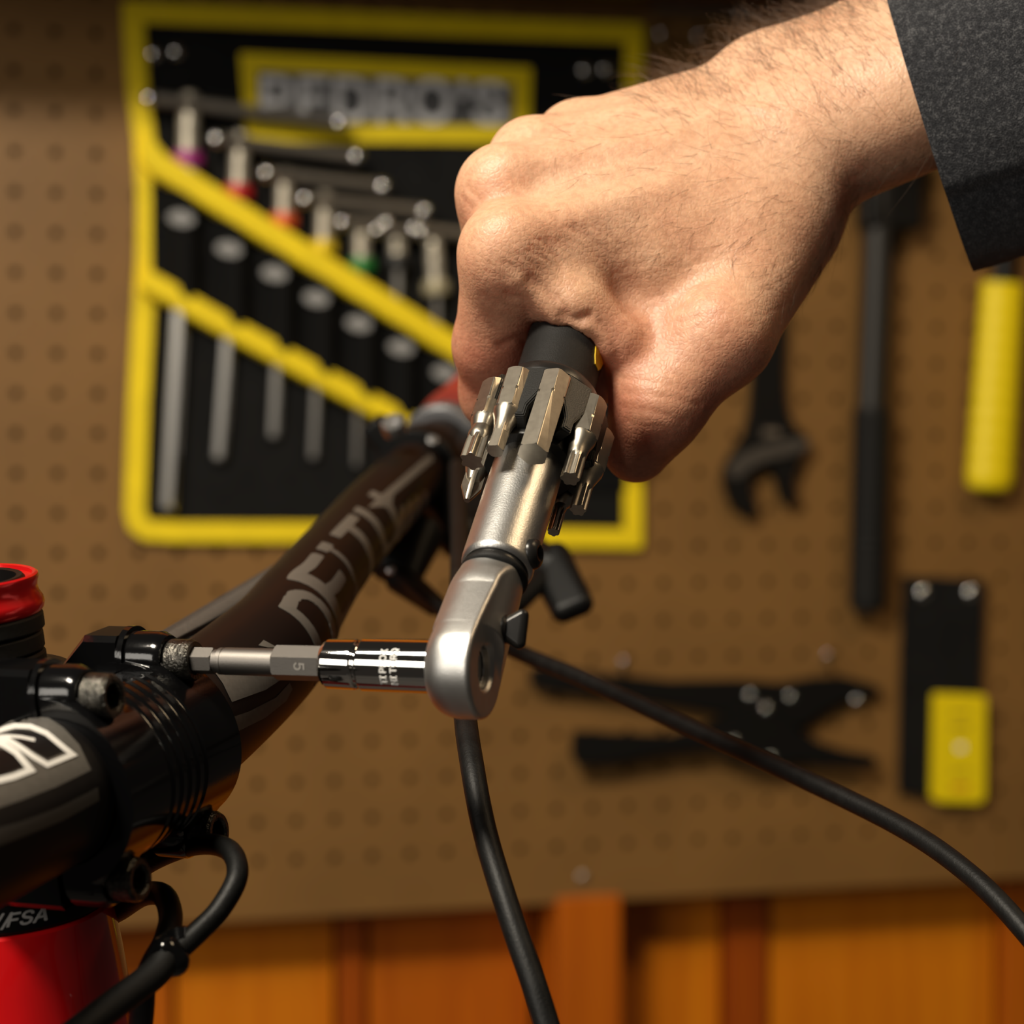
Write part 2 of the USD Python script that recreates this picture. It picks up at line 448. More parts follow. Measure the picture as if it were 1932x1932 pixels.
R_ = np.random.default_rng(11)
strokes = [
    ([(978, 532), (1012, 562), (1046, 602)], 0.9, 2.2), ([(958, 556), (996, 590), (1022, 626)], -0.55, 1.3), ([(1000, 528), (1040, 556), (1072, 588)], -0.4, 1.1),
    ([(1062, 596), (1086, 604), (1112, 596)], -0.8, 1.4), ([(1108, 616), (1134, 634), (1148, 662)], 0.7, 1.9), ([(1130, 610), (1156, 636), (1166, 664)], -0.35, 1.1),
    ([(930, 612)], -0.7, 5.0), ([(946, 652), (976, 640), (1000, 652)], -0.5, 1.3), ([(915, 560), (940, 575)], -0.25, 1.5),
    ([(1175, 715), (1230, 722), (1296, 738)], -0.16, 0.8), ([(1180, 742), (1250, 748), (1320, 764)], -0.2, 0.9), ([(1172, 768), (1230, 776), (1290, 796)], -0.2, 0.9), ([(1180, 792), (1240, 806)], -0.14, 0.8),
    ([(1150, 262), (1230, 222), (1320, 190), (1440, 205)], 0.35, 1.9), ([(1120, 330), (1210, 300), (1290, 240), (1380, 180)], 0.3, 1.8), ([(1070, 258), (1150, 226), (1262, 176)], 0.5, 2.4),
    ([(1000, 352), (1080, 312), (1190, 248)], -0.2, 3.2), ([(1010, 420), (1120, 370), (1240, 318)], -0.05, 4.0),
    ([(880, 352), (900, 372), (906, 396)], -0.3, 0.9), ([(872, 372), (890, 392)], -0.25, 0.8), ([(925, 262), (940, 282)], -0.2, 0.8),
    ([(1196, 556), (1230, 540), (1270, 512)], -0.9, 6.0)]
for k in range(26):                                  # the fan of fine creases between first finger and thumb
    x, y = 925 + 190 * (k / 25) + R_.uniform(-8, 8), 512 - 95 * (k / 25) ** 0.8 + R_.uniform(-10, 10)
    L = R_.uniform(50, 120); a = math.radians(R_.uniform(22, 44))
    strokes.append(([(x, y), (x + 0.5 * L * math.cos(a), y + 0.5 * L * math.sin(a)), (x + L * math.cos(a + 0.15), y + L * math.sin(a + 0.15))], -R_.uniform(0.10, 0.22), R_.uniform(0.45, 0.7)))
for k in range(40):                                  # and fine ones over the ball of the thumb
    x, y = R_.uniform(1150, 1440), R_.uniform(440, 640)
    if (x - 1150) * 0.35 + 420 > y or y > 700 - (x - 1200) * 0.35: continue
    L = R_.uniform(40, 90); a = math.radians(R_.uniform(-32, -8))
    strokes.append(([(x, y), (x + L * math.cos(a), y + L * math.sin(a))], -R_.uniform(0.07, 0.15), R_.uniform(0.45, 0.7)))
hand = carve(hand, strokes)
hv = np.array(hand.vertices); hn = vertex_normals(hand)
fine = meshkit.fbm(hv / 2.2, 3, 5) - 0.5
hand.vertices = hv + hn * (fine * 0.075)[:, None]
hv = np.array(hand.vertices)
red = np.clip(0.85 - np.linalg.norm(hv - C(930, 700, 530), axis=1) / 60.0, 0, 1) + np.clip(0.72 - np.linalg.norm(hv - C(1220, 820, 512), axis=1) / 60.0, 0, 1) + np.clip(0.25 - np.linalg.norm(hv - C(885, 385, 520), axis=1) / 70.0, 0, 1) + np.clip(0.28 - np.linalg.norm(hv - C(1380, 500, 520), axis=1) / 150.0, 0, 1) + 0.10

# hair on the back of the hand and wrist
def make_hair():
    px = 966 + hv[:, 0] / hv[:, 1] * FPX; py = 966 - hv[:, 2] / hv[:, 1] * FPX
    face = hn @ (-U2)
    m_dir = unit(C(1495, 240, 548) - C(1000, 350, 528))
    rel = hv - C(1250, 300, 520); ulnar = rel @ AX
    dens = np.where(px > 1180, 0.5, np.where(px > 1040, 0.10, 0.0)) + np.clip((px - 1250) / 350, 0, 1) * 0.7
    dens *= np.clip((face + 0.55) / 0.5, 0, 1)
    edge = np.clip((ulnar - 12) / 14, 0, 1) * np.clip((px - 1180) / 80, 0, 1)
    dens += edge * 3.0 * np.clip((hn @ unit((0, 0.3, 1.0)) - 0.25) / 0.4, 0, 1)
    dens *= np.where((py > 520) & (px < 1420), 0.12, 1.0) * (px < 1800)
    dens *= np.where((py > 560), 0.0, 1.0)
    p = dens / dens.sum(); r = np.random.default_rng(23)
    roots = r.choice(len(hv), 2500, p=p)
    pts, wid = [], []
    for i in roots:
        n = hn[i]; q = np.clip(ulnar[i] / 20, -0.8, 1.3)
        g = -m_dir * r.uniform(0.5, 1.1) + AX * q * 0.8 + r.normal(0, 0.30, 3)
        g = g - (g @ n) * n; g = unit(g)
        e = edge[i]
        L = r.uniform(4.0, 10.5) * (1 + 0.45 * e); lift = r.uniform(0.10, 0.35) + 0.45 * e * r.uniform(0.4, 1.0)
        side = np.cross(n, g) * r.normal(0, 0.3)
        for t in (0, 0.33, 0.66, 1.0):
            pts.append(hv[i] - n * 0.05 + g * L * t + n * (lift * L * t - 0.28 * L * t * t * lift) + side * L * t * t)
            wid.append(0.068 * (1 - 0.75 * t))
    return np.array(pts), np.array(wid), len(roots)
hp, hw_, hn_count = make_hair()
HAIR = plain('brown_hair', (0.085, 0.042, 0.018), 0.42)

# sleeve: a wide cuff standing off the wrist
SLEEVE = mat('charcoal_knit', {
    'c': ('texture_coordinate', {}), 'n': ('noise_texture', {'scale': 2600.0, 'detail': 2.0}), 'n2': ('noise_texture', {'scale': 700.0, 'detail': 3.0}),
    'r': ('rgb_ramp', {'ramp': [(0.36, (0.007, 0.0075, 0.010)), (0.54, (0.021, 0.022, 0.026)), (0.70, (0.09, 0.09, 0.095))]}),
    'a': ('math', {'math_type': 'multiply_add', 'value2': 0.45, 'value3': 0.0}), 's': ('math', {'math_type': 'multiply_add', 'value2': 0.6}),
    'b': ('bump', {'strength': 0.7, 'distance': 0.0007}),
    'p': ('principled_bsdf', {'roughness': 0.9, 'specular_ior_level': 0.15, 'sheen_weight': 0.25, 'sheen_roughness': 0.5})},
    [('c.object', 'n.vector'), ('c.object', 'n2.vector'), ('n2.fac', 'a.value1'), ('n.fac', 's.value1'), ('a.value', 's.value3'), ('s.value', 'r.fac'), ('r.color', 'p.base_color'), ('n.fac', 'b.height'), ('b.normal', 'p.normal')])
def make_sleeve():
    o = C(1750, 230, 552); s = unit((0.93, -0.265, 0.285)); up = unit(np.array([-0.29, 0, 0.957]) - (np.array([-0.29, 0, 0.957]) @ s) * s); dp = np.cross(s, up)
    if dp[1] < 0: dp = -dp
    nu, nv = 220, 90
    ang = np.linspace(0, 2 * np.pi, nu, endpoint=False); L = np.linspace(0, 125, nv)
    A_, L_ = np.meshgrid(ang, L, indexing='ij')
    def ring(off):
        x = np.cos(A_); y = np.sin(A_)
        sx = np.sign(x) * np.abs(x) ** 0.92
        rel_ = (x + 0.42) * 60
        step = 2.0 / (1 + np.exp(-(x + 0.50) * 60)) * (y < 0.35)
        wob = (meshkit.fbm(np.stack([x * 2.2 + L_ / 60, y * 2.2, L_ / 34], -1), 3, 3) - 0.5) * 3.4 * np.clip(L_ / 12, 0.12, 1)
        r1, r2 = 42.7 - 2.0 + off + step + wob, 34.0 + off + step + wob
        grow = 1 + L_ / 125 * 0.12
        return o + L_[..., None] * s + (r1 * sx * grow)[..., None] * up + (r2 * y * grow)[..., None] * dp
    out, inn = ring(0.0), ring(-1.6)
    v = np.vstack([out.reshape(-1, 3), inn.reshape(-1, 3)]); N = nu * nv
    i, j = np.meshgrid(np.arange(nu), np.arange(nv - 1), indexing='ij'); k = (i + 1) % nu
    q = np.stack([i * nv + j, k * nv + j, k * nv + j + 1, i * nv + j + 1], -1).reshape(-1, 4)
    i = np.arange(nu); k = (i + 1) % nu
    rim = np.stack([i * nv, N + i * nv, N + k * nv, k * nv], 1); end = np.stack([i * nv + nv - 1, k * nv + nv - 1, N + k * nv + nv - 1, N + i * nv + nv - 1], 1)
    m = V((v, np.vstack([q, N + q[:, ::-1], rim, end]))); m.fix_normals(); return m
path, origin = thing('person', 'hand and wrist of a person in a charcoal sleeve gripping the torque wrench', 'person', [
    Part('hand', hand, SKIN, 'bare right hand closed around the wrench handle', smooth=True, primvar={'redness': red}),
    Part('sleeve', make_sleeve(), SLEEVE, 'loose charcoal knit cuff', smooth=50),
])
hc = UsdGeom.BasisCurves.Define(stage, path + '/hair')
hc.CreatePointsAttr(Vt.Vec3fArray.FromNumpy((to_world(hp) - origin).astype(np.float32))); hc.CreateCurveVertexCountsAttr(Vt.IntArray.FromNumpy(np.full(hn_count, 4, np.int32)))
hc.CreateTypeAttr('linear'); hc.CreateWidthsAttr(Vt.FloatArray.FromNumpy((hw_ / 1000).astype(np.float32))); hc.SetWidthsInterpolation('vertex')
UsdShade.MaterialBindingAPI.Apply(hc.GetPrim()).Bind(HAIR)
hc.GetPrim().SetCustomDataByKey('label', 'fine brown hairs on the back of the hand'); hc.GetPrim().SetCustomDataByKey('kind', 'stuff')
# ------------------------------------------------------------------ metals, plastics
SATIN = plain('satin_steel', (0.66, 0.65, 0.63), 0.37, 1.0, bump=(2600, 0.25, 0.0002), var=0.06, varscale=300)
SATIN2 = plain('matte_nickel', (0.62, 0.61, 0.59), 0.40, 1.0, bump=(4000, 0.3, 0.0002), var=0.05, varscale=300)
CHROME = plain('polished_chrome', (0.72, 0.71, 0.69), 0.05, 1.0)
BITSTEEL = plain('bit_steel', (0.46, 0.415, 0.345), 0.34, 1.0, var=0.1, varscale=500)
BITGREY = plain('grey_bit_steel', (0.21, 0.195, 0.18), 0.5, 1.0, bump=(5000, 0.2, 0.0002))
BLACKOX = plain('black_oxide', (0.020, 0.019, 0.018), 0.28, 0.4)
RUBBER = plain('black_rubber', (0.006, 0.0058, 0.0055), 0.6, specular_ior_level=0.3, bump=(3500, 0.35, 0.0003), var=0.25, varscale=900)
HOLDER = plain('black_holder_plastic', (0.013, 0.013, 0.0125), 0.40, specular_ior_level=0.4, bump=(2500, 0.2, 0.0002))
YELLOWP = plain('yellow_plastic', (0.80, 0.52, 0.02), 0.4)
ETCH = plain('etched_white', (0.75, 0.74, 0.72), 0.6)
PITDARK = plain('dark_recess', (0.05, 0.045, 0.04), 0.35, 1.0)

Bx = unit((0.945, -0.325, -0.006)); Bx = unit(Bx - (Bx @ AX) * AX)     # the square drive's axis, out of the face of the head
Nx = np.cross(Bx, AX)
D0 = A(-2.8)                                                              # the middle of the drive
def BP(t): return D0 + Bx * t
def on_drive(t=0.0, rot=0.0):
    x = Nx * math.cos(rot) + AX * math.sin(rot)
    return frame(BP(t), x, np.cross(Bx, x), Bx)

def ratchet_head():
    def f(p):
        q = p - D0
        s, n, t = q @ AX, q @ Nx, q @ Bx
        # a teardrop profile: a circle about the drive tapering to the neck
        L = 17.0; k = np.clip(s / L, 0, 1)
        d2 = np.hypot(s - k * L, n) - (10.9 - 3.0 * k ** 1.3)
        smax = lambda a, b, r: -smin(-a, -b, r)
        d = smax(d2, t - 4.6, 1.2)
        d = smax(d, -(t + 7.2), 7.5)
        neck = np.maximum(np.hypot(n, t + 0.6) - 6.7, np.maximum(s - 27, 8 - s))
        d = smin(d, neck, 4.5)
        hole = np.maximum(np.hypot(s, n) - 4.6, 2.2 - t)
        d = np.maximum(d, -hole)
        lip = np.maximum(np.hypot(s, n) - (4.6 + np.maximum(t - 3.9, 0)), 2.2 - t)
        return np.maximum(d, -lip)
    lo = np.min([D0 - 26, A(26) - 16], axis=0); hi = np.max([D0 + 22, A(26) + 16], axis=0)
    return sdf_mesh(f, lo, hi, 0.55, refine=1, relax=1)

z = lambda s: s
shaft = lathe([(0, 26), (6.4, 25.4), (7.3, 25.2), (7.75, 25.5), (8.05, 26.1), (8.1, 26.8), (8.1, 60), (7.9, 66), (7.9, 83), (0, 83)], on_axis(), 72)
groove = lathe([(0, 22.0), (6.6, 22.0), (7.0, 22.5), (7.0, 25.3), (0, 25.3)], on_axis(), 60)
oring = trimesh.creation.torus(6.75, 0.9, 56, 14); oring.apply_transform(frame(A(23.3), U1, U2, AX))
collar = lathe([(9.3, 77.0), (11.4, 77.4), (12.2, 78.4), (12.2, 80.2), (11.7, 81.2), (9.6, 81.6), (8.4, 81.6)], on_axis(), 72)
gs = np.linspace(80, 172, 62)
grip = lathe([(0, 80)] + [(9.65 + 0.7 * min(1, max(0, (s - 92) / 40)) + (0.18 if (int((s - 84) / 2.2) % 2) and s > 104 else 0), s) for s in gs] + [(9.4, 174), (0, 175)], on_axis(), 64)
# yellow inlay along the right of the grip
iv, jv = np.meshgrid(np.linspace(90.5, 125, 18), np.linspace(-0.24, 0.30, 8), indexing='ij')
prof = np.sqrt(np.clip(1 - ((iv - 107.5) / 17.6) ** 2, 0.02, 1))
ph = math.radians(58) + jv * prof * 1.6
rr_ = 9.65 + 0.7 * np.clip((iv - 92) / 40, 0, 1)
top_ = A(0) + iv[..., None] * AX + (rr_ + 0.25)[..., None] * (np.sin(ph)[..., None] * U1 - np.cos(ph)[..., None] * U2)
bot_ = A(0) + iv[..., None] * AX + (rr_ - 0.6)[..., None] * (np.sin(ph)[..., None] * U1 - np.cos(ph)[..., None] * U2)
def slab(top, bot):
    n, m = top.shape[:2]; v = np.vstack([top.reshape(-1, 3), bot.reshape(-1, 3)]); N = n * m; q = []
    ix = lambda i, j: i * m + j
    for i in range(n - 1):
        for j in range(m - 1):
            q.append([ix(i, j), ix(i + 1, j), ix(i + 1, j + 1), ix(i, j + 1)]); q.append([N + ix(i, j), N + ix(i, j + 1), N + ix(i + 1, j + 1), N + ix(i + 1, j)])
    for i in range(n - 1):
        for j in (0, m - 1): q.append([ix(i, j), N + ix(i, j), N + ix(i + 1, j), ix(i + 1, j)][::1 if j == 0 else -1])
    for j in range(m - 1):
        for i in (0, n - 1): q.append([ix(i, j), ix(i, j + 1), N + ix(i, j + 1), N + ix(i, j)][::1 if i == 0 else -1])
    m_ = V((v, np.array(q))); m_.fix_normals(); return m_
inlay = slab(top_, bot_)

# the ring that holds eight bits: a sleeve with wedge-shaped clips between the bits
RB = 13.6
def around(phi, r, s): return A(s) + r * (math.sin(phi) * U1 - math.cos(phi) * U2)
def spoke(phi, s=0.0, r=0.0):
    o = math.sin(phi) * U1 - math.cos(phi) * U2
    return frame(around(phi, r, s), np.cross(o, AX), o, AX)       # x across, y outward, z along the axis
ring_core = lathe([(8.1, 57.6), (10.6, 57.6), (10.9, 58.1), (10.9, 75.1), (11.2, 76.2), (8.1, 76.4)], on_axis(), 64)

clips = []
for k in range(8):
    phi = math.radians(22.5 + 45 * k)
    prof = Polygon([(-3.9, 75.6), (3.9, 75.6), (3.9, 67.1), (1.6, 62.6), (1.6, 59.1), (-1.6, 59.1), (-1.6, 62.6), (-3.9, 67.1)])
    m = extrude(prof.buffer(-0.5).buffer(0.5), 9.5, 15.0, 0.9)
    m.vertices = np.stack([m.vertices[:, 0] * (0.72 + 0.030 * (m.vertices[:, 2] - 9.5)), m.vertices[:, 2], m.vertices[:, 1]], 1)
    m.invert()
    clips.append(moved(m, spoke(phi)))

lever = join(lathe([(0, 0), (3.3, 0), (3.35, 1.2), (3.1, 2.2), (2.4, 2.8), (0, 3.0)], None, 32),
             V(hull_of([((0, 0, 1.2), 2.0), ((0.5, -0.3, 4.0), 1.7), ((2.6, 1.6, 5.6), 1.4), ((-2.2, -1.6, 5.2), 1.5), ((3.2, 0.4, 4.6), 1.3)])))
# lever frame: z out of the face, x along the wrench
LV = frame(BP(4.3) + AX * 10.8, AX, np.cross(Bx, AX), Bx)
pin_dir = unit(Bx + 0.10 * Nx)
px_, py_, pz_ = basis(pin_dir, AX)
pin = lathe([(0, 0), (3.5, 0), (3.5, 0.7), (3.0, 1.5), (1.9, 2.0), (1.5, 1.9), (1.2, 1.0), (0, 0.9)], frame(A(29.5) + pin_dir * 7.5, px_, py_, pz_), 32)
disc = lathe([(0, 1.9), (3.2, 1.9), (4.5, 2.35), (4.58, 2.2), (4.58, 1.0), (0, 1.0)], on_drive(), 48)
thing('torque_wrench', 'satin steel torque wrench with ratchet head and ring of bits held in the hand', 'wrench', [
    Part('ratchet_head', ratchet_head(), SATIN2, 'rounded satin ratchet head', smooth=True, kids=[
        Part('selector_lever', moved(lever, LV), BLACKOX, 'small black direction lever'),
        Part('drive_disc', disc, PITDARK, 'dark round disc in the face of the head')]),
    Part('neck_ring', groove, BLACKOX, 'black neck ring', kids=[Part('seal_ring', oring, RUBBER)]),
    Part('shaft', shaft, SATIN, 'satin steel tube', kids=[Part('pin_screw', pin, BLACKOX, 'black domed screw')]),
    Part('bit_holder', ring_core, HOLDER, 'black ring that holds the bits', kids=[Part('clip', c, HOLDER, smooth=25) for c in clips]),
    Part('collar', collar, BLACKOX),
    Part('grip', grip, RUBBER, 'black rubber grip', kids=[Part('grip_inlay', inlay, YELLOWP, 'yellow inlay in the grip')]),
])

# ------------------------------------------------------------------ bits
AF = 6.35
def hex_prism(af, z0, z1, ch=0.35):
    r = af / math.sqrt(3)
    c = m3.CrossSection([np.asarray(ngon(6, r).exterior.coords)[:-1]])
    lathe_cut = m3.Manifold.revolve(m3.CrossSection([[(0, z0), (r - ch, z0), (r, z0 + ch * 1.2), (r, z1 - ch * 1.2), (r - ch, z1), (0, z1)]]), 48)
    return m3.Manifold.extrude(c, z1 - z0).translate((0, 0, z0)) ^ lathe_cut
def rev(profile, n=40): return m3.Manifold.revolve(m3.CrossSection([profile]), n)
def lobed(r, depth, n=6, m=96):
    a = np.linspace(0, 2 * np.pi, m, endpoint=False)
    rr = r - depth * (0.5 - 0.5 * np.cos(n * a)) ** 0.8
    return m3.CrossSection([np.stack([rr * np.cos(a), rr * np.sin(a)], 1)])
def shank(z0=11.0):
    b = hex_prism(AF, z0, 25, 0.5)
    notch = rev([(3.45, 17.4), (4.5, 17.0), (4.5, 18.6), (3.45, 18.2)])
    return b - notch
def hex_bit(): 
    return hex_prism(AF, 0, 25, 0.25) - rev([(3.45, 17.4), (4.5, 17.0), (4.5, 18.6), (3.45, 18.2)])
def small_hex_bit(af=3.6):
    return shank(12.0) + rev([(0, 5.5), (1.9, 5.5), (2.0, 7.0), (2.5, 9.4), (3.25, 11.4), (3.4, 12.6), (0, 13)]) + hex_prism(af, 0, 8, 0.2)
def torx_bit(r=2.6, depth=0.62):
    tip = m3.Manifold.extrude(lobed(r, depth), 8.0)
    taper = rev([(0, 0), (r - 0.12, 0), (r + 0.02, 0.3), (r + 0.02, 4.5), (r * 0.96, 6.2), (r * 0.9, 8), (0, 8)])
    return shank(12.6) + (tip ^ taper) + rev([(0, 6.2), (r * 0.80, 6.2), (r * 0.98, 7.4), (r, 8.4), (2.6, 10.2), (3.3, 12.2), (3.4, 13.2), (0, 13.4)])
def cross_bit():
    tip = rev([(0, 0), (0.7, 0), (2.4, 4.0), (2.4, 8), (0, 8)])
    for k in range(4):
        w = m3.Manifold.cube((4, 4, 9)).translate((0.55, 0.55, -0.5)).rotate((0, 0, 90.0 * k)); tip -= w
    return shank(12) + tip + rev([(0, 5.5), (1.7, 6.0), (2.3, 8.0), (3.3, 11.6), (3.4, 12.6), (0, 13)])
kinds = [  # angle round the ring, mesh, turn, label
    (0, hex_bit(), 30, 'thick plain hexagon bit in the front middle of the bit ring'),
    (-37, small_hex_bit(), 10, 'hexagon bit with a slim waisted tip left of the thick plain bit'),
    (-67, torx_bit(2.9, 0.75), 20, 'star-tipped bit at the far left of the bit ring beside the finger'),
    (45, torx_bit(2.3, 0.5), 0, 'star-tipped bit right of the thick plain bit'),
    (88, torx_bit(2.0, 0.45), 15, 'star-tipped bit at the far right of the bit ring beside the thumb'),
    (133, torx_bit(1.5, 0.35), 0, 'thinnest star-tipped bit hanging behind the right of the shaft'),
    (-125, cross_bit(), 30, 'bit with only its end showing behind the left of the shaft'),
]
for deg, b, turn, label in kinds:
    phi = math.radians(deg)
    S = spoke(phi, 49.0, RB)
    R = trimesh.transformations.rotation_matrix(math.radians(turn), [0, 0, 1])
    m = moved(moved(V(b), R), S)
    thing('screwdriver_bit', label, 'bit', [Part('bit_body', m, BITSTEEL, smooth=25)], group='bits in the ring of the wrench')

# ------------------------------------------------------------------ chrome socket and the bit in it
def t_at(x):
    lo, hi = -90.0, 10.0
    for _ in range(50):
        mid = (lo + hi) / 2; p = BP(mid)
        if 966 + p[0] / p[1] * FPX < x: lo = mid
        else: hi = mid
    return (lo + hi) / 2
T = {x: t_at(x) for x in (362, 402, 415, 522, 612, 622, 676, 684, 800)}
def seg(profile, sides=64): return lathe([(r, t) for t, r in profile], on_drive(), sides)
sock = seg([(T[612] - 0.2, 0), (T[612], 3.5), (T[612], 4.3), (T[612] + 0.5, 4.9), (T[622], 5.35), (T[676] - 0.6, 5.45), (T[676], 5.2), (T[676] + 0.3, 4.7), (T[684] - 0.3, 4.7), (T[684], 5.3), (T[684] + 0.5, 5.65), (-8.0, 5.75), (-5.0, 5.75), (-5.0, 0)])
def wrap_text(txt, h, t0, ang0, r, bold=True, spin=0):
    """lettering bent round the socket: the line runs round it, the tops of the letters point at the head (spin 0)"""
    m = meshkit.text_mesh(txt, h, 0.25, bold)
    for _ in range(2): m = m.subdivide()
    v = m.vertices; x = v[:, 0] - v[:, 0].mean(); y = v[:, 1]
    a = ang0 + x / r
    rad = r + v[:, 2] - 0.15
    p = BP(0) + (t0 - y)[:, None] * Bx + rad[:, None] * (np.cos(a)[:, None] * E1 + np.sin(a)[:, None] * E2)
    return trimesh.Trimesh(p, m.faces, process=False)
E1 = unit(np.array([0, -1.0, 0]) + Bx * Bx[1]); E2 = np.cross(Bx, E1)     # E1 faces the camera, E2 round from it
if E2[2] < 0: E2 = -E2
l1 = wrap_text('TI PROX', 1.45, T[684] + 7.6, 0.25, 5.75); l2 = wrap_text('HI TORQ', 1.45, T[684] + 10.0, 0.25, 5.75)
thing('bit_socket', 'polished chrome bit socket on the square drive of the torque wrench', 'socket', [
    Part('barrel', sock, CHROME, smooth=30), Part('lettering', join(l1, l2), ETCH, 'two lines of etched letters')])
def hexframe(a): 
    x = math.cos(a) * Nx + math.sin(a) * np.cross(Bx, Nx)
    return frame(BP(0), x, np.cross(Bx, x), Bx)
_f = math.cos(math.radians(8)) * E1 - math.sin(math.radians(8)) * E2
ROT = math.atan2(_f @ np.cross(Bx, Nx), _f @ Nx) - math.radians(30)      # one flat of the hexagon looks a little below the camera
m = join(moved(V(hex_prism(AF * 1.06, T[522], T[612] + 4, 0.25)), hexframe(ROT)),
         seg([(T[402], 0), (T[402], 2.5), (T[415], 2.62), (T[415] + 0.05, 2.95), (T[415] + 1.0, 2.98), (T[415] + 1.05, 2.86), (T[415] + 1.35, 2.86), (T[415] + 1.4, 3.0), (T[522] - 0.1, 3.05), (T[522] + 0.1, 0)]),
         moved(V(hex_prism(5.2, T[362] - 2.5, T[402] + 0.4, 0.2)), hexframe(ROT + 0.05)))
five = meshkit.text_mesh('5', 2.4, 0.15, True)
best = None
for k in range(6):
    a = ROT + math.radians(30 + 60 * k); o = Nx * math.cos(a) + AX * math.sin(a)
    o = unit(np.cos(a) * Nx + np.sin(a) * np.cross(Bx, Nx))
    if best is None or o[1] < best[1]: best = o
five.apply_translation((-five.centroid[0], -five.centroid[1], 0))
five = moved(five, frame(BP((T[522] + T[612]) / 2 + 1.2) + best * (AF * 1.06 / 2 - 0.08), np.cross(Bx, best), Bx, best) if np.linalg.det(np.stack([np.cross(Bx, best), Bx, best])) > 0 else frame(BP((T[522] + T[612]) / 2 + 1.2) + best * (AF * 1.06 / 2 - 0.08), -np.cross(Bx, best), Bx, best))
thing('hex_driver_bit', 'long grey hexagon bit running from the chrome socket into the stem bolt', 'bit', [
    Part('bit_body', m, BITGREY, smooth=25), Part('size_number', five, plain('engraving', (0.5, 0.47, 0.43), 0.5, 1.0), 'number 5 marked on the hexagon')])
# ------------------------------------------------------------------ bicycle: stem, bar, steerer, head tube, hoses, brake
GLOSS = plain('gloss_black', (0.003, 0.003, 0.0033), 0.12, 0.0, bump=(1800, 0.05, 0.0003), specular_ior_level=0.5)
BARBLK = plain('satin_black_bar', (0.005, 0.004, 0.0038), 0.42, 0.0, specular_ior_level=0.22, bump=(3000, 0.12, 0.0002))
RED = plain('red_anodised', (0.62, 0.008, 0.010), 0.22, 0.35)
REDPAINT = plain('red_paint', (0.62, 0.006, 0.008), 0.16, 0.0, var=0.10, varscale=30, coat_weight=0.6)
GREYDECAL = plain('grey_print', (0.085, 0.078, 0.068), 0.5, var=0.12, varscale=900)
GREYDECAL2 = plain('dark_grey_print', (0.042, 0.038, 0.034), 0.5)
LETTERGREY = plain('silver_grey_print', (0.115, 0.105, 0.09), 0.45)
SILVERTEXT = plain('light_grey_print', (0.35, 0.34, 0.33), 0.5)
WHITEDECAL = plain('white_print', (0.72, 0.70, 0.66), 0.5)
BOLTM = plain('worn_black_bolt', (0.085, 0.08, 0.07), 0.24, 0.9, bump=(1800, 0.6, 0.0006), var=0.7, varscale=700)
HOSE = plain('black_hose', (0.005, 0.005, 0.0048), 0.5, specular_ior_level=0.25, bump=(1500, 0.25, 0.0003), var=0.4, varscale=250)
LEVERBLK = plain('black_brake_parts', (0.004, 0.004, 0.004), 0.45, specular_ior_level=0.2)
GREYRING = plain('grey_alloy', (0.22, 0.22, 0.23), 0.4, 0.7)
SILVERB = plain('silver_bolt', (0.55, 0.54, 0.54), 0.3, 1.0)

sa = unit((0.3515, 0.924, 0.1506)); sw = unit(Bx - (Bx @ sa) * sa); sv = np.cross(sw, sa)
if sv[2] < 0: sv = -sv
sv = unit(sv - 0.075 * sw)
PB = BP(-63.2)                                     # front of the bolt that is being turned
S0 = PB - 17 * sa - 19.5 * sv - 15 * sw            # middle of the bar clamp
SM = frame(S0, sa, sw, sv)                         # x along the bar, y forward, z up
SW_ = frame((0, 0, 0), sa, sw, sv)
def ycyl(r, y0, y1, x=0, z=0, n=40): return m3.Manifold.cylinder(y1 - y0, r, r, n).rotate((-90, 0, 0)).translate((x, y0, z))
def xcyl(r, x0, x1, y=0, z=0, n=72): return m3.Manifold.cylinder(x1 - x0, r, r, n).rotate((0, 90, 0)).translate((x0, y, z))
def mbox(x0, x1, y0, y1, z0, z1): return m3.Manifold.cube((x1 - x0, y1 - y0, z1 - z0)).translate((x0, y0, z0))
def pts_hull(p): return m3.Manifold.hull_points(np.asarray(p, float))

bar_hole = xcyl(15.85, -40, 40)
def boss(sx, sz, y0, y1, n=40):
    """a rounded lug for one bolt, from y0 to y1"""
    cx = sx * 17.0
    return m3.Manifold.batch_hull([ycyl(6.3, y0, y1, cx, sz * 19.5, n), mbox(cx - 6.4, cx + 6.4, y0, y1, min(sz * 10, sz * 13), max(sz * 10, sz * 13))])
face = xcyl(20.0, -23.4, 23.4) ^ mbox(-30, 30, 0.6, 40, -40, 40)
for sx in (-1, 1):
    for sz in (-1, 1):
        face += m3.Manifold.batch_hull([ycyl(6.3, 0.6, 7.2, sx * 17, sz * 19.5), ycyl(5.4, 7.0, 9.0, sx * 17, sz * 19.5)])
        face += m3.Manifold.batch_hull([ycyl(6.2, 0.6, 5.5, sx * 17, sz * 18.5), xcyl(19.8, sx * 17 - 6.3, sx * 17 + 6.3) ^ mbox(-30, 30, 3, 40, -40 if sz < 0 else 2, -2 if sz < 0 else 40)])
face -= bar_hole
face -= mbox(-9.6, 9.6, -12, 40, 18.2, 40); face -= mbox(-9.6, 9.6, -12, 40, -40, -18.2)
for k in range(5):                                 # five curved grooves across the front of the plate
    x = -7.2 + 3.6 * k
    t = trimesh.creation.torus(20.3, 1.05, 72, 10); t.apply_transform(trimesh.transformations.rotation_matrix(math.pi / 2, [0, 1, 0])); t.apply_translation((x, 0, 0))
    face -= m3.Manifold(m3.Mesh(np.asarray(t.vertices, np.float32), np.asarray(t.faces, np.uint32)))
body = xcyl(20.0, -23.0, 23.0) ^ mbox(-30, 30, -40, -0.8, -40, 40)
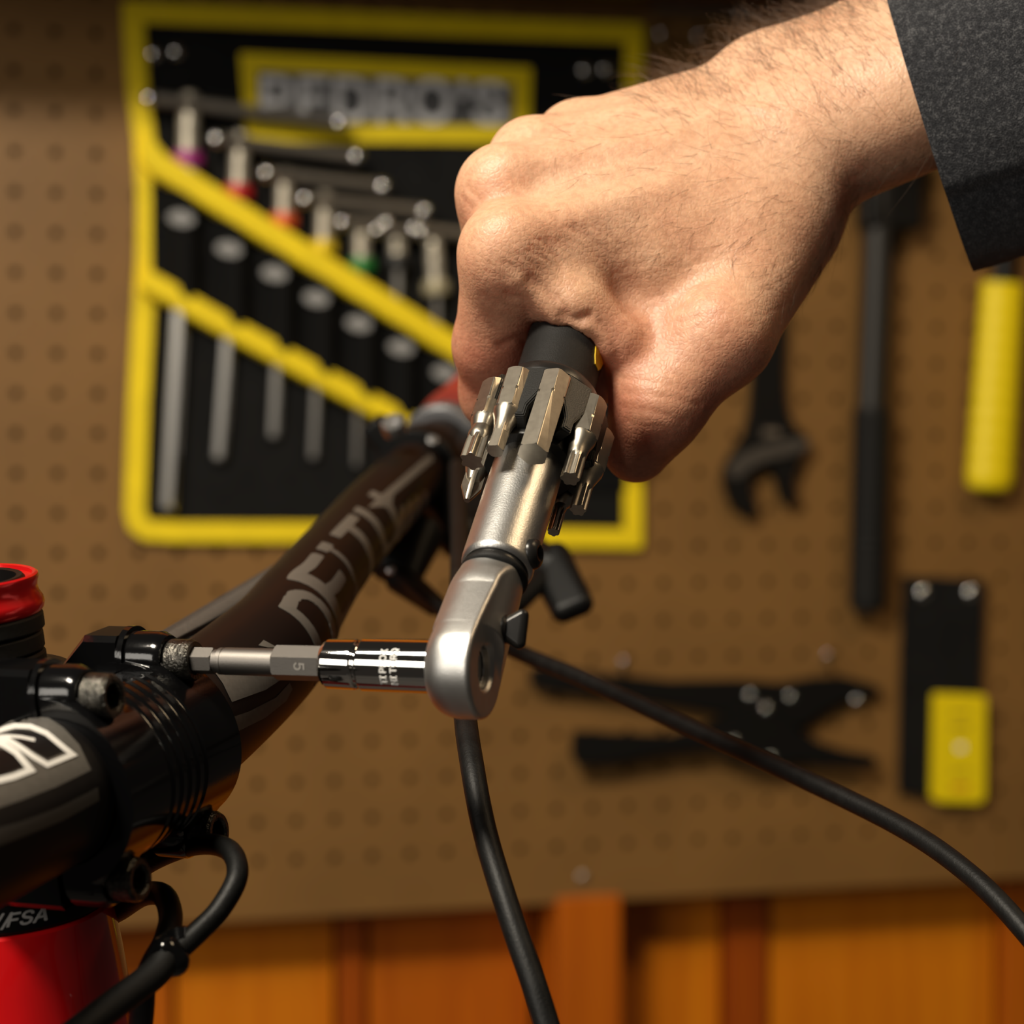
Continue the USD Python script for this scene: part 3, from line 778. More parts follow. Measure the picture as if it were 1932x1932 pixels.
body += m3.Manifold.batch_hull([m3.Manifold.cylinder(38, 21.5, 21.5, 64).translate((0, -31.5, -19)), mbox(-17, 17, -14, -12, -15, 15)])
for sx, yr in ((-1, -34), (1, -9)):
    for sz in (-1, 1):
        zz = sorted((sz * 13, sz * 25.6)); x0, x1 = sx * 17 - 6.3, sx * 17 + 6.3
        zo, zi = sz * 25.6, sz * 9.0
        prof = [(yr, zo), (-0.8, zo), (-0.8, zi), (yr - 8, zi), (yr - 8, sz * 17.5)]
        body += pts_hull([(x, y, z * (1 if True else 1)) for x in (x0 + 1.2, x1 - 1.2) for y, z in prof] + [(x, y, z * 0.95) for x in (x0, x1) for y, z in prof])
body -= bar_hole
body -= mbox(-10.2, 10.2, -13, 40, 18.0, 40)
lips = []
for sx in (-1, 1):
    ring = m3.Manifold.batch_hull([ycyl(7.2, -0.9, 0.7, sx * 17, 19.6), ycyl(7.2, -0.9, 0.7, sx * 17, 12)]) - bar_hole
    lips.append(ring)
def cap_bolt():
    b = lathe([(0, -12), (2.6, -12), (2.6, 0), (4.3, 0), (4.65, 0.5), (4.65, 5.2), (4.2, 6.0), (0, 6.0)], None, 36)
    b = m3.Manifold(m3.Mesh(np.asarray(b.vertices, np.float32), np.asarray(b.faces, np.uint32)))
    b -= m3.Manifold.extrude(m3.CrossSection([np.asarray(ngon(6, 2.95).exterior.coords)[:-1]]), 6).translate((0, 0, 2.6))
    b -= m3.Manifold.cylinder(0.6, 2.9, 3.4, 24).translate((0, 0, 5.5))
    return V(b)
ZtoY = trimesh.transformations.rotation_matrix(-math.pi / 2, [1, 0, 0])
bolt0 = moved(cap_bolt(), ZtoY)
bolts = []
for sx in (-1, 1):
    for sz in (1, -1):
        q = bolt0.copy(); q.apply_translation((sx * 17, 9.2, sz * 19.5)); bolts.append(moved(q, SM))
stem_body = moved(V(body), SM); face_m = moved(V(face), SM)

# handlebar: (x, y, depth, radius)
a0 = [np.r_[S0 + sa * t, r] for t, r in ((-85, 15.7), (-40, 15.9), (0, 15.9), (30, 15.8))]
far = [(505, 1232, 532, 14.6), (560, 1150, 560, 12.6), (612, 1078, 598, 11.6), (661, 1019, 640, 11.4), (720, 953, 690, 11.4), (778, 896, 745, 11.1), (838, 834, 800, 10.8), (895, 772, 850, 10.8), (950, 708, 900, 10.8)]
bar_pts = smooth_path(a0 + [np.r_[C(x, y, d), r] for x, y, d, r in far], 160)
bar_c, bar_r = bar_pts[:, :3], bar_pts[:, 3]
bar_mesh = tube(bar_c, bar_r, 56)
bar_s = np.r_[0, np.cumsum(np.linalg.norm(np.diff(bar_c, axis=0), axis=1))]
def bar_sdf(p):
    d = np.full(len(p), 1e9)
    for i in range(0, len(bar_c) - 3, 3):
        d = np.minimum(d, cone(bar_c[i], bar_c[i + 3], bar_r[i], bar_r[i + 3])(p))
    return d
def onto(pxy, d0, lift, sdf=bar_sdf):
    """follow the sight line through each pixel to the bar's surface: where a mark printed on the bar lies"""
    pxy = np.asarray(pxy, float)
    ray = np.stack([(pxy[:, 0] - 966) / FPX, np.ones(len(pxy)), (966 - pxy[:, 1]) / FPX], 1); ray /= np.linalg.norm(ray, axis=1, keepdims=True)
    t = np.full(len(pxy), d0, float)
    for _ in range(60): t += np.clip(sdf(ray * t[:, None]) * 0.9, -6, 12)
    p = ray * t[:, None]; e = 0.05
    n = np.stack([sdf(p + e * np.eye(3)[k]) - sdf(p - e * np.eye(3)[k]) for k in range(3)], 1); n /= np.linalg.norm(n, axis=1, keepdims=True)
    return p - n * (sdf(p) - lift)[:, None]
def fine_flat(poly, size):
    """a flat polygon as a fine triangle mesh"""
    out = []
    for g in (poly.geoms if hasattr(poly, 'geoms') else [poly]):
        v, f = trimesh.creation.triangulate_polygon(g, engine='earcut')
        v, f = trimesh.remesh.subdivide_to_size(np.c_[v, np.zeros(len(v))], f, size, max_iter=12)
        m = trimesh.Trimesh(v, f); m.merge_vertices(); out.append(m)
    return join(*out)
def printed(poly, d0, lift=0.12, size=9.0):
    m = fine_flat(poly, size); p = onto(m.vertices[:, :2], d0, lift)
    q = trimesh.Trimesh(p, m.faces, process=False)
    n = np.cross(q.triangles[:, 1] - q.triangles[:, 0], q.triangles[:, 2] - q.triangles[:, 0])
    if (n * q.triangles_center).sum() > 0: q.invert()
    return q
def zz5(pts): return [(x / 4.025, 1150 + y / 4.025) for x, y in pts]
panel = printed(Polygon(zz5([(-160, 830), (330, 800), (480, 900), (600, 1030), (690, 1220), (420, 1350), (160, 1450), (-160, 1560)])), 395)
stripe = printed(Polygon(zz5([(-160, 1700), (160, 1610), (450, 1500), (740, 1350), (752, 1450), (480, 1600), (200, 1715), (-160, 1850)])), 395)
strokes = [([(-120, 960), (0, 925), (110, 893), (230, 898), (350, 948), (460, 1040), (545, 1108), (355, 1186), (250, 1125), (150, 1055), (60, 1000), (-120, 985)], 40),
           ([(-120, 985), (60, 970), (160, 978), (262, 1000)], 22),
           ([(-120, 1000), (20, 1030), (120, 1095), (190, 1180), (228, 1225), (100, 1275), (-120, 1330)], 48)]
inner = [Polygon(zz5([(30, 945), (150, 918), (290, 940), (400, 1010), (480, 1085), (355, 1140), (260, 1085), (150, 1015)])), Polygon(zz5([(-120, 1050), (60, 1075), (150, 1150), (170, 1200), (0, 1270), (-120, 1300)]))]
white = unary_union([LineString(zz5(p)).buffer(w / 8.05, cap_style='flat', join_style='mitre') for p, w in strokes])
logo = printed(white, 395, 0.3, 6.0); logo_in = printed(unary_union(inner), 395, 0.2, 7.0)
panel2 = printed(Polygon([(400, 1262), (470, 1262), (540, 1268), (527, 1284), (500, 1302), (437, 1325), (420, 1290)]), 470)
stripe2 = printed(Polygon([(430, 1356), (470, 1342), (520, 1316), (546, 1288), (551, 1300), (540, 1322), (500, 1354), (440, 1384)]), 470)
chev = printed(Polygon([(487, 1218), (497, 1208), (523, 1222), (505, 1222)]), 470)
bars_ = [printed(LineString([(760 + 14 * k, 954 - 9 * k), (757 + 15 * k, 988 - 9 * k), (749 + 14 * k, 1022 - 14 * k)]).buffer(4.6, cap_style='flat'), 640, 0.15, 7) for k in range(4)]

tail = printed(Polygon([(694, 958), (712, 940), (800, 866), (812, 858), (818, 868), (742, 934), (738, 962), (722, 956)]), 600, 0.12, 7)
# the word along the bar, tops of its letters to the upper left
word = []
bt, bx_, by_ = frames_along(bar_c)
def s_at(x, y):
    q = np.stack([966 + bar_c[:, 0] / bar_c[:, 1] * FPX, 966 - bar_c[:, 2] / bar_c[:, 1] * FPX], 1)
    return bar_s[np.argmin(((q - (x, y)) ** 2).sum(1))]
letters = [('D', (496, 1245), (538, 1188)), ('E', (543, 1182), (586, 1124)), ('I', (590, 1120), (604, 1102)), ('T', (615, 1088), (650, 1044)), ('U', (655, 1038), (692, 994))]
for ch, p0, p1 in letters:
    s0, s1 = s_at(*p0), s_at(*p1)
    m = meshkit.text_mesh(ch, 10.0, 0.12, True)
    for _ in range(3): m = m.subdivide()
    v = m.vertices; x0, x1 = v[:, 0].min(), v[:, 0].max()
    ss = s0 + (v[:, 0] - x0) / (x1 - x0) * (s1 - s0) * 0.94
    c = np.stack([np.interp(ss, bar_s, bar_c[:, k]) for k in range(3)], 1); t = np.stack([np.interp(ss, bar_s, bt[:, k]) for k in range(3)], 1); t /= np.linalg.norm(t, axis=1, keepdims=True)
    r = np.interp(ss, bar_s, bar_r)
    e1 = -c / np.linalg.norm(c, axis=1, keepdims=True); e1 -= (e1 * t).sum(1, keepdims=True) * t; e1 /= np.linalg.norm(e1, axis=1, keepdims=True)
    e2 = np.cross(e1, t); e2 *= np.where(e2[:, 2:] - e2[:, :1] < 0, -1, 1)          # up and left
    ph = (v[:, 1] - 5.0) / 10.0 * 1.62 - 0.40
    rad = r + 0.02 + v[:, 2]
    q = trimesh.Trimesh(c + rad[:, None] * (np.cos(ph)[:, None] * e1 + np.sin(ph)[:, None] * e2), m.faces, process=False); q.fix_normals()
    word.append(q)

# steerer, spacers, headset, head tube: about the stem's upright axis, 31.5 mm behind the bar
def HT(z0=0.0): return frame(S0 - sw * 31.5, sa, sw, sv)
sp = []
for z0, z1, r in ((18.8, 23.2, 16.6), (23.6, 27.6, 16.6), (28.0, 31.8, 17.2)):
    sp.append(lathe([(14.3, z0), (r - 0.5, z0), (r, z0 + 0.5), (r, z1 - 0.5), (r - 0.5, z1), (14.3, z1)], HT(), 72))
red_ring = lathe([(14.4, 32), (16.9, 32), (17.5, 32.6), (17.9, 33.8), (17.7, 35.0), (17.0, 36.2), (16.8, 37.4), (17.0, 38.6), (17.4, 39.6), (17.3, 40.3), (16.8, 40.6), (16.1, 40.4), (15.9, 39.6), (14.4, 39.2)], HT(), 80)
steerer = lathe([(12.6, -60), (14.4, -60), (14.4, 39.6), (13.9, 40.2), (12.6, 40.0), (12.6, 30), (0, 30)], HT(), 64)
cup = lathe([(14.4, -21), (19.0, -21), (20.5, -22.0), (21.5, -24.0), (22.6, -26.8), (23.0, -28.0), (23.0, -33.0), (22.4, -33.8), (14.4, -33.8)], HT(), 80)
tube_red = lathe([(0, -33.9), (22.6, -33.9), (23.2, -34.6), (24.0, -46), (25.0, -70), (26, -130), (26, -185), (24, -186), (0, -186)], HT(), 96)
def head_mark(txt, h, z0, ang, r):
    m = meshkit.text_mesh(txt, h, 0.2, True)
    for _ in range(2): m = m.subdivide()
    v = m.vertices.copy(); sk = v[:, 0] + 0.35 * v[:, 1]; a = ang - sk / r * 1.25
    zz = z0 + v[:, 1]; rad = r + v[:, 2]
    p = np.stack([rad * np.cos(a), rad * np.sin(a), zz], 1)
    return moved(trimesh.Trimesh(p, m.faces, process=False), HT())
angc = math.atan2(-S0 @ sw, -S0 @ sa)              # towards the camera
mark = head_mark('FSA', 2.8, -31.6, angc - 0.02, 22.95)
slashes = head_mark('////', 2.8, -31.6, angc + 0.245, 22.95)

# hoses
def hose(pts, r, n=150, sides=18): return tube(smooth_path([C(*p) for p in pts], n), r, sides)
h1 = hose([(862, 880, 720), (866, 1000, 640), (868, 1150, 560), (876, 1330, 505), (890, 1440, 482), (915, 1570, 470), (960, 1720, 458), (1005, 1850, 450), (1035, 1945, 446), (1060, 2040, 442), (1085, 2200, 440), (1060, 2450, 442), (960, 2750, 450), (700, 3000, 460)], 2.75)
h2 = hose([(728, 1068, 700), (770, 1102, 690), (835, 1152, 670), (960, 1222, 640), (1100, 1281, 610), (1300, 1372, 570), (1500, 1462, 535), (1700, 1560, 505), (1830, 1650, 485), (1930, 1752, 470), (2010, 1860, 460), (2080, 2010, 450), (2100, 2250, 445), (2000, 2550, 445), (1700, 2850, 450), (1200, 3050, 460), (760, 3050, 470)], 2.5, 200)
h3 = hose([(200, 1700, 500), (270, 1635, 486), (345, 1600, 474), (400, 1593, 464), (438, 1610, 455), (447, 1655, 448), (415, 1715, 444), (375, 1757, 441), (340, 1790, 438), (290, 1838, 432), (215, 1895, 424), (140, 1952, 416), (60, 2010, 410), (-120, 2130, 402), (-330, 2320, 400), (-480, 2600, 410)], 2.35)
h4 = hose([(180, 1740, 496), (225, 1716, 484), (270, 1688, 472), (308, 1690, 462), (322, 1730, 452), (312, 1775, 444), (290, 1815, 440), (272, 1860, 438), (268, 1905, 440), (262, 1990, 446), (258, 2150, 455), (262, 2400, 462), (250, 2700, 470)], 2.6)
clipc = C(313, 1795, 436)
knob = join(V(hull_of([(clipc, 3.4), (clipc + np.array([1.8, 0, -2.0]), 3.2), (clipc + np.array([-2.8, -1, -3.2]), 2.6)])), tube(np.array([C(338, 1765, 441), C(343, 1786, 439)]), 3.0, 20))
sleeve_h = hose([(318, 1800, 436), (290, 1838, 432), (215, 1895, 424), (140, 1952, 416), (60, 2010, 410), (-40, 2075, 406)], 3.1)
h5 = hose([(255, 1905, 452), (262, 1950, 452), (268, 2020, 452), (270, 2150, 456), (268, 2300, 462)], 0.9, 20, 10)

# brake lever and grip at the far end of the bar
def bar_frame(x, y):
    s = s_at(x, y); i = int(np.argmin(np.abs(bar_s - s)))
    t = bt[i]; up = unit(np.array([-0.62, 0, 0.78]) - np.dot([-0.62, 0, 0.78], t) * t)
    return frame(bar_c[i], up, np.cross(t, up), t), bar_r[i]
F1, r1 = bar_frame(790, 884)
clamp = lathe([(10.9, -7), (14.2, -7), (14.9, -6.2), (14.9, 6.2), (14.2, 7), (10.9, 7)], F1, 48)
lug = moved(rbox(13, 9, 12, 2.2), F1 @ trimesh.transformations.translation_matrix((17.5, -3, 0)))
lug2 = moved(rbox(12, 12, 13, 2.5), F1 @ trimesh.transformations.translation_matrix((-15, -9, 3)))
res = V(hull_of([(C(840, 905, 770), 12), (C(872, 1010, 735), 9), (C(905, 920, 770), 13), (C(880, 860, 800), 12)]))
pivot = V(hull_of([(C(735, 1060, 705), 7.0), (C(790, 1010, 712), 8.5), (C(770, 1085, 700), 5.0)]))
barrel = tube(smooth_path([C(752, 1090, 698), C(790, 1118, 690), C(822, 1143, 682)], 20), np.linspace(5.2, 3.6, 21), 18)
blade = V(hull_of([(C(905, 970, 770), 7.5), (C(985, 1030, 735), 6.5)]) + hull_of([(C(985, 1030, 735), 6.5), (C(1035, 1065, 715), 6.0)]) + hull_of([(C(1020, 1060, 718), 5.5), (C(1050, 1050, 716), 5.0), (C(1062, 1152, 700), 4.2), (C(1096, 1138, 700), 4.2)]))
strut = tube(smooth_path([C(965, 1150, 690), C(995, 1120, 700), C(1040, 1075, 715)], 16), 3.6, 14)
F2, r2 = bar_frame(840, 832)
lockring = lathe([(10.8, -6), (14.0, -6), (15.2, -4.8), (15.2, 2), (14.6, 3.2), (14.6, 5.5), (13.8, 6.5), (10.8, 6.5)], F2, 48)
F3, r3 = bar_frame(858, 812)
grip_red = lathe([(10.8, 0), (15.4, 0), (15.6, 2), (15.6, 8), (15.0, 10), (15.0, 90), (0, 92)], F3, 40)
bl = moved(lathe([(0, 0), (4.2, 0), (4.2, 3.5), (3.6, 4.4), (2.2, 4.4), (1.9, 3.0), (0, 3.0)], None, 28), frame(C(746, 812, 722), *basis(unit(np.array([-0.2, -0.75, 0.65])))))
rivet = moved(lathe([(0, 0), (1.5, 0), (1.3, 0.8), (0, 1.2)], None, 20), frame(C(738, 1076, 688), *basis((0, -1.0, 0.2))))
rivet2 = moved(lathe([(0, 0), (2.2, 0), (1.9, 1.0), (0, 1.3)], None, 20), frame(C(816, 832, 742), *basis((0.1, -0.8, 0.5))))

thing('bicycle', 'bicycle front end with black stem, lettered handlebar, red head tube and black hoses', 'bicycle', [
    Part('stem', stem_body, GLOSS, 'gloss black stem body', smooth=28, kids=[Part('faceplate', face_m, GLOSS, 'grooved faceplate of the stem', smooth=28)] +
         [Part('stem_bolt', b, BOLTM, smooth=25) for b in bolts] + [Part('clamp_ring', moved(V(l), SM), GLOSS, smooth=30) for l in lips]),
    Part('handlebar', bar_mesh, BARBLK, 'black handlebar with grey print', smooth=True, kids=
         [Part('letter', q, LETTERGREY, smooth=30) for q in word] +
         [Part('grey_panel', panel, GREYDECAL, smooth=True), Part('grey_panel', panel2, GREYDECAL, smooth=True), Part('grey_stripe', stripe, GREYDECAL2, smooth=True), Part('grey_stripe', stripe2, GREYDECAL, smooth=True),
          Part('white_logo', logo, WHITEDECAL, 'white outlined logo', smooth=True), Part('logo_fill', logo_in, BARBLK, smooth=True), Part('chevron', chev, LETTERGREY, smooth=True), Part('long_stroke', tail, LETTERGREY, smooth=True)] +
         [Part('white_bar', b, GREYRING, smooth=True) for b in bars_]),
    Part('steerer_tube', steerer, BARBLK, 'open black steerer tube', smooth=30, kids=[Part('spacer', m, RUBBER, smooth=30) for m in sp] + [Part('red_collar', red_ring, RED, 'red anodised collar on top', smooth=30)]),
    Part('head_tube', tube_red, REDPAINT, 'glossy red head tube', smooth=30, kids=[Part('headset_cup', cup, LEVERBLK, 'black headset cup', smooth=30), Part('cup_lettering', join(mark, slashes), SILVERTEXT)]),
    Part('brake_hose', h1, HOSE, 'black hose hanging straight down behind the wrench head', smooth=True),
    Part('brake_hose', h2, HOSE, 'black hose sweeping down to the right', smooth=True),
    Part('brake_hose', h3, HOSE, 'looped black hose beside the head tube', smooth=True, kids=[Part('hose_sleeve', sleeve_h, RUBBER, smooth=True), Part('hose_clip', knob, GLOSS, 'shiny black clip that joins two hoses')]),
    Part('shift_cable', h4, HOSE, smooth=True),
    Part('inner_wire', h5, SILVERB, smooth=True),
    Part('brake_lever', blade, LEVERBLK, 'black brake lever', smooth=40, kids=[Part('clamp', join(clamp, lug, lug2), LEVERBLK), Part('reservoir', res, LEVERBLK), Part('pivot', join(pivot, barrel), LEVERBLK), Part('strut', strut, LEVERBLK), Part('clamp_bolt', bl, SILVERB), Part('rivet', rivet, SILVERB), Part('rivet', rivet2, SILVERB)]),
    Part('handlebar_grip', grip_red, plain('red_rubber', (0.30, 0.035, 0.02), 0.5), 'red grip mostly hidden behind the finger', kids=[Part('lock_ring', lockring, GREYRING, 'grey lock ring')]),
])
# ------------------------------------------------------------------ the wall: planks, pegboard, shelf
def wood(name, dark, light, scale=18.0):
    return mat(name, {
        'c': ('texture_coordinate', {}), 'm': ('mapping', {'scale': (1.0, 1.0, 0.06)}),
        'n': ('noise_texture', {'scale': scale * 3, 'detail': 6.0, 'roughness': 0.6, 'distortion': 0.6}),
        'r': ('rgb_ramp', {'ramp': [(0.3, dark), (0.65, light)]}),
        'b': ('bump', {'strength': 0.2, 'distance': 0.001}),
        'p': ('principled_bsdf', {'roughness': 0.38})},
        [('c.object', 'm.vector'), ('m.vector', 'n.vector'), ('n.fac', 'r.fac'), ('r.color', 'p.base_color'), ('n.fac', 'b.height'), ('b.normal', 'p.normal')])
WOODS = [wood('orange_pine', (0.43, 0.088, 0.003), (0.58, 0.14, 0.004)), wood('honey_pine', (0.60, 0.150, 0.003), (0.76, 0.23, 0.005)), wood('amber_pine', (0.29, 0.048, 0.002), (0.41, 0.082, 0.003))]
DARKWOOD = wood('dark_walnut', (0.055, 0.018, 0.008), (0.10, 0.035, 0.014))
BOARD = plain('brown_hardboard', (0.222, 0.110, 0.028), 0.5, var=0.10, varscale=12, bump=(900, 0.15, 0.0005))
BLACKCLOTH = plain('black_canvas', (0.007, 0.007, 0.007), 0.85, specular_ior_level=0.2, bump=(1200, 0.5, 0.0006), var=0.2, varscale=60)
BLACKCLOTH2 = plain('black_pocket_canvas', (0.006, 0.006, 0.006), 0.9, specular_ior_level=0.15, bump=(1200, 0.5, 0.0006))
YELLOWTAPE = plain('yellow_binding', (0.95, 0.71, 0.001), 0.6, bump=(1500, 0.3, 0.0005), var=0.06, varscale=60)
YELLOWGRIP = plain('yellow_grip', (0.95, 0.73, 0.002), 0.5)
SILVERINK = plain('silver_ink', (0.88, 0.88, 0.9), 0.5)
LABELGREY = plain('label_grey', (0.11, 0.11, 0.115), 0.6)
OVALINK = plain('grey_size_mark', (0.32, 0.32, 0.32), 0.6)
STEEL = plain('tool_steel', (0.62, 0.60, 0.57), 0.28, 1.0)
ALU = plain('pale_alloy_handle', (0.52, 0.47, 0.38), 0.38, 0.55)
GREYBAR = plain('grey_key_bar', (0.20, 0.18, 0.155), 0.38, 0.7)
TOOLBLK = plain('black_tool_finish', (0.006, 0.0055, 0.005), 0.45, 0.0, specular_ior_level=0.25)
TOOLGREY = plain('worn_tool_jaw', (0.16, 0.14, 0.12), 0.42, 0.7)
RIVET = plain('bright_rivet', (0.8, 0.79, 0.77), 0.18, 1.0)
SHELFMETAL = plain('grey_steel_strip', (0.20, 0.20, 0.20), 0.45, 0.6)

def structure(name, parts, label=None):
    pts = np.vstack([to_world(p.mesh.vertices) for p in parts]); lo, hi = pts.min(0), pts.max(0)
    o = np.array([(lo[0] + hi[0]) / 2, (lo[1] + hi[1]) / 2, lo[2]])
    path = numbered('/World', name); x = UsdGeom.Xform.Define(stage, path); x.AddTranslateOp().Set(Gf.Vec3d(*o))
    x.GetPrim().SetCustomDataByKey('kind', 'structure')
    if label: x.GetPrim().SetCustomDataByKey('label', label)
    for p in parts: put_part(path, p, o)
def wbox(u0, u1, v0, v1, n0, n1, r=0.0):
    m = trimesh.creation.box((u1 - u0, v1 - v0, n1 - n0)) if not r else rbox(u1 - u0, v1 - v0, n1 - n0, r)
    m.apply_translation(((u0 + u1) / 2, (v0 + v1) / 2, (n0 + n1) / 2)); return moved(m, WALL)
def wpoly(pxs, n0, n1, bevel=0.6, rnd=0.0):
    """an outline traced on the wall, at n0 to n1 mm in front of the pegboard's face"""
    p = Polygon([W(x, y, n1) for x, y in pxs])
    if rnd: p = p.buffer(-rnd).buffer(2 * rnd).buffer(-rnd)
    return p, extrude(p, n0, n1, bevel, WALL)
def wpt(x, y, n): u, v = W(x, y, n); return W0 + WU * u + WV * v + WN * n

# planks: n = -46 ... -28; pegboard on spacers n = -6 ... 0
FLOOR_V = -1290.0
planks = []
edge = [W(x, 1800, -28)[0] for x in (330, 640, 1000, 1134, 1365, 1455, 1885, 2180)]
def plank(u0, u1, n1, m, v0=FLOOR_V + 2, v1=1000):
    planks.append(Part('plank', wbox(u0 + 0.6, u1 - 0.6, v0, v1, n1 - 18, n1, 1.2), m, smooth=30))
E = lambda x: W(x, 1820, -50)[0]
spans = [(E(-2300), E(-1964), -52, 1), (E(-1960), E(-1624), -52, 2), (E(-1620), E(-1264), -52, 0), (E(-1260), E(-904), -52, 2), (E(-900), E(-560), -52, 0), (E(-556), E(-240), -52, 1), (E(-236), E(20), -52, 2), (E(20), E(325), -52, 0), (E(332), E(632), -52, 1), (E(636), E(688), -45, 2), (E(692), E(1004), -52, 0), (E(1136), E(1362), -52, 1), (E(1366), E(1444), -45, 2), (E(1450), E(1880), -52, 1), (E(1886), E(1960), -45, 0), (E(1964), E(2300), -52, 2), (E(2304), E(2640), -52, 0), (E(2644), E(3000), -52, 1)]
for u0, u1, n1, k in spans: plank(u0, u1, n1, WOODS[k])
backing = wbox(E(-2300), E(3000), FLOOR_V, 1002, -90, -71)
structure('wall_back', [Part('backing', backing, DARKWOOD)] + planks, 'orange wooden plank wall below and behind the pegboard')
sb = sorted([E(1012), E(1128)])
batten = wbox(sb[0], sb[1], FLOOR_V + 2, W(1070, 1694, 4)[1], -51, 5, 1.5)
structure('trim_1', [Part('batten', batten, WOODS[0])], 'raised orange wooden batten overlapping the lower edge of the pegboard')
structure('floor', [Part('slab', wbox(-1600, 1600, FLOOR_V - 40, FLOOR_V, -90, 2300), plain('grey_concrete', (0.12, 0.115, 0.11), 0.8, var=0.2, varscale=8))], 'grey concrete workshop floor')

# pegboard with drilled holes
P25 = 25.4
g0 = W(105, 288); vb = W(966, 1709)[1]
ulo, uhi = g0[0] - 6.5 * P25, g0[0] + 29.5 * P25
rows_ = int((g0[1] - vb) / P25); vlo = vb; vhi = g0[1] + 8.5 * P25
def pegboard():
    a = np.linspace(0, 2 * np.pi, 16, endpoint=False)
    sq = np.stack([np.cos(a), np.sin(a)], 1); sq = sq / np.abs(sq).max(1, keepdims=True) * P25 / 2
    ci = np.stack([np.cos(a), np.sin(a)], 1) * 3.0
    V4 = np.vstack([np.c_[sq, np.zeros(16)], np.c_[ci, np.zeros(16)], np.c_[ci, np.full(16, -6.0)]])
    j = np.arange(16); k = (j + 1) % 16; F = []
    for b in (0, 16): F += [np.stack([b + j, b + k, b + 16 + k], 1), np.stack([b + j, b + 16 + k, b + 16 + j], 1)]
    F = np.vstack(F)
    us = g0[0] + np.arange(-6, 30) * P25; vs = g0[1] + np.arange(8, -rows_, -1) * P25
    cells = [(u, v) for u in us for v in vs if v - P25 / 2 > vlo]
    vv = np.concatenate([V4 + (u, v, 0) for u, v in cells]); ff = np.concatenate([F + 48 * i for i in range(len(cells))])
    low = min(v for _, v in cells) - P25 / 2
    strip = wbox(us[0] - P25 / 2, us[-1] + P25 / 2, vlo, low, -6, 0)
    m = trimesh.Trimesh(vv, ff, process=False)
    return join(moved(m, WALL), strip), us[0] - P25 / 2, us[-1] + P25 / 2
pb_mesh, pu0, pu1 = pegboard()
pb_parts = [Part('panel', pb_mesh, BOARD, smooth=False), Part('hole_shade_sheet', wbox(pu0, pu1, vlo, vhi, -26, -8), plain('shadowed_backing', (0.16, 0.08, 0.03), 0.7))]  # added sheet; its darker brown stands for the shade inside the holes
def screw_head(x, y, r=3.6):
    return moved(lathe([(0, 0), (r, 0), (r * 0.9, 1.0), (r * 0.5, 1.8), (0, 2.0)], None, 20), frame(wpt(x, y, 0), WU, WV, WN))
pb_parts += [Part('screw', screw_head(1100, 1655), STEEL)]
thing('pegboard', 'large brown hardboard pegboard with rows of round holes behind everything', 'pegboard', pb_parts)

# shelf over the board, with a steel strip under its back edge
sv_ = W(966, 6)[1]
thing('shelf', 'dark wooden shelf along the very top edge above the pegboard', 'shelf', [Part('board', wbox(pu0, pu1, sv_, sv_ + 20, 1, 195, 1.5), DARKWOOD), Part('steel_strip', wbox(W(1225, 0)[0], W(1590, 0)[0], W(1400, 13)[1], sv_, 1, 16, 0.8), SHELFMETAL, 'grey steel strip under the shelf')])

# ------------------------------------------------------------------ peg hooks
def peg_hook(x, y, drop=10, reach=26):
    p = smooth_path([wpt(x, y, -7), wpt(x, y, 6), wpt(x, y, reach - 5), wpt(x, y - drop * 0.5, reach), wpt(x, y - drop * 1.6, reach + 1)], 24)
    return tube(p, 2.0, 12)
for x, y, lab in ((1560, 1250, 'steel peg hook above the right end of the black pliers'), (1175, 1262, 'steel peg hook above the left end of the black pliers'), (1395, 40, 'steel peg hook under the steel strip at the top edge'), (1245, 75, 'left of two steel peg hooks above the knuckles'), (1315, 80, 'right of two steel peg hooks above the knuckles')):
    m = peg_hook(x, y); tip = moved(trimesh.creation.icosphere(2, 2.3), frame(wpt(x, y - 16, 27), WU, WV, WN))
    thing('peg_hook', lab, 'hook', [Part('rod', m, STEEL, smooth=True), Part('tip', tip, RIVET, smooth=True)], group='peg hooks on the board')

# ------------------------------------------------------------------ tool roll
BN = 5.0
outer = [(231, 6), (233, 60), (240, 170), (252, 260), (258, 380), (257, 480), (249, 620), (241, 760), (236, 900), (234, 965), (243, 1000), (270, 1020), (330, 1024), (600, 1024), (900, 1032), (1205, 1036), (1212, 1030), (1212, 500), (1214, 52), (1208, 44), (900, 32), (600, 18), (240, 2)]
op, panel_m = wpoly(outer, 1.0, BN, 0.8, 2.0)
inner_p = op.buffer(-13.5)
bind = extrude(op.difference(inner_p), BN - 1.0, BN + 2.4, 1.2, WALL)
def strip(pts, w, n0, n1, bevel=0.8):
    p = LineString([W(x, y, n1) for x, y in pts]).buffer(w / 2, cap_style='flat', join_style='mitre').intersection(op.buffer(-3))
    return extrude(p, n0, n1, bevel, WALL)
PN = 22.0
s1 = [(262, 262), (300, 308), (360, 345), (860, 655), (1205, 868)]
s2 = [(262, 520), (300, 540), (400, 598), (780, 803), (1010, 926)]
pocket_poly = Polygon([W(x, y, PN) for x, y in [(292, 312), (860, 655), (1180, 855), (1180, 960), (1030, 935), (780, 805), (292, 540)]])
pocket = []
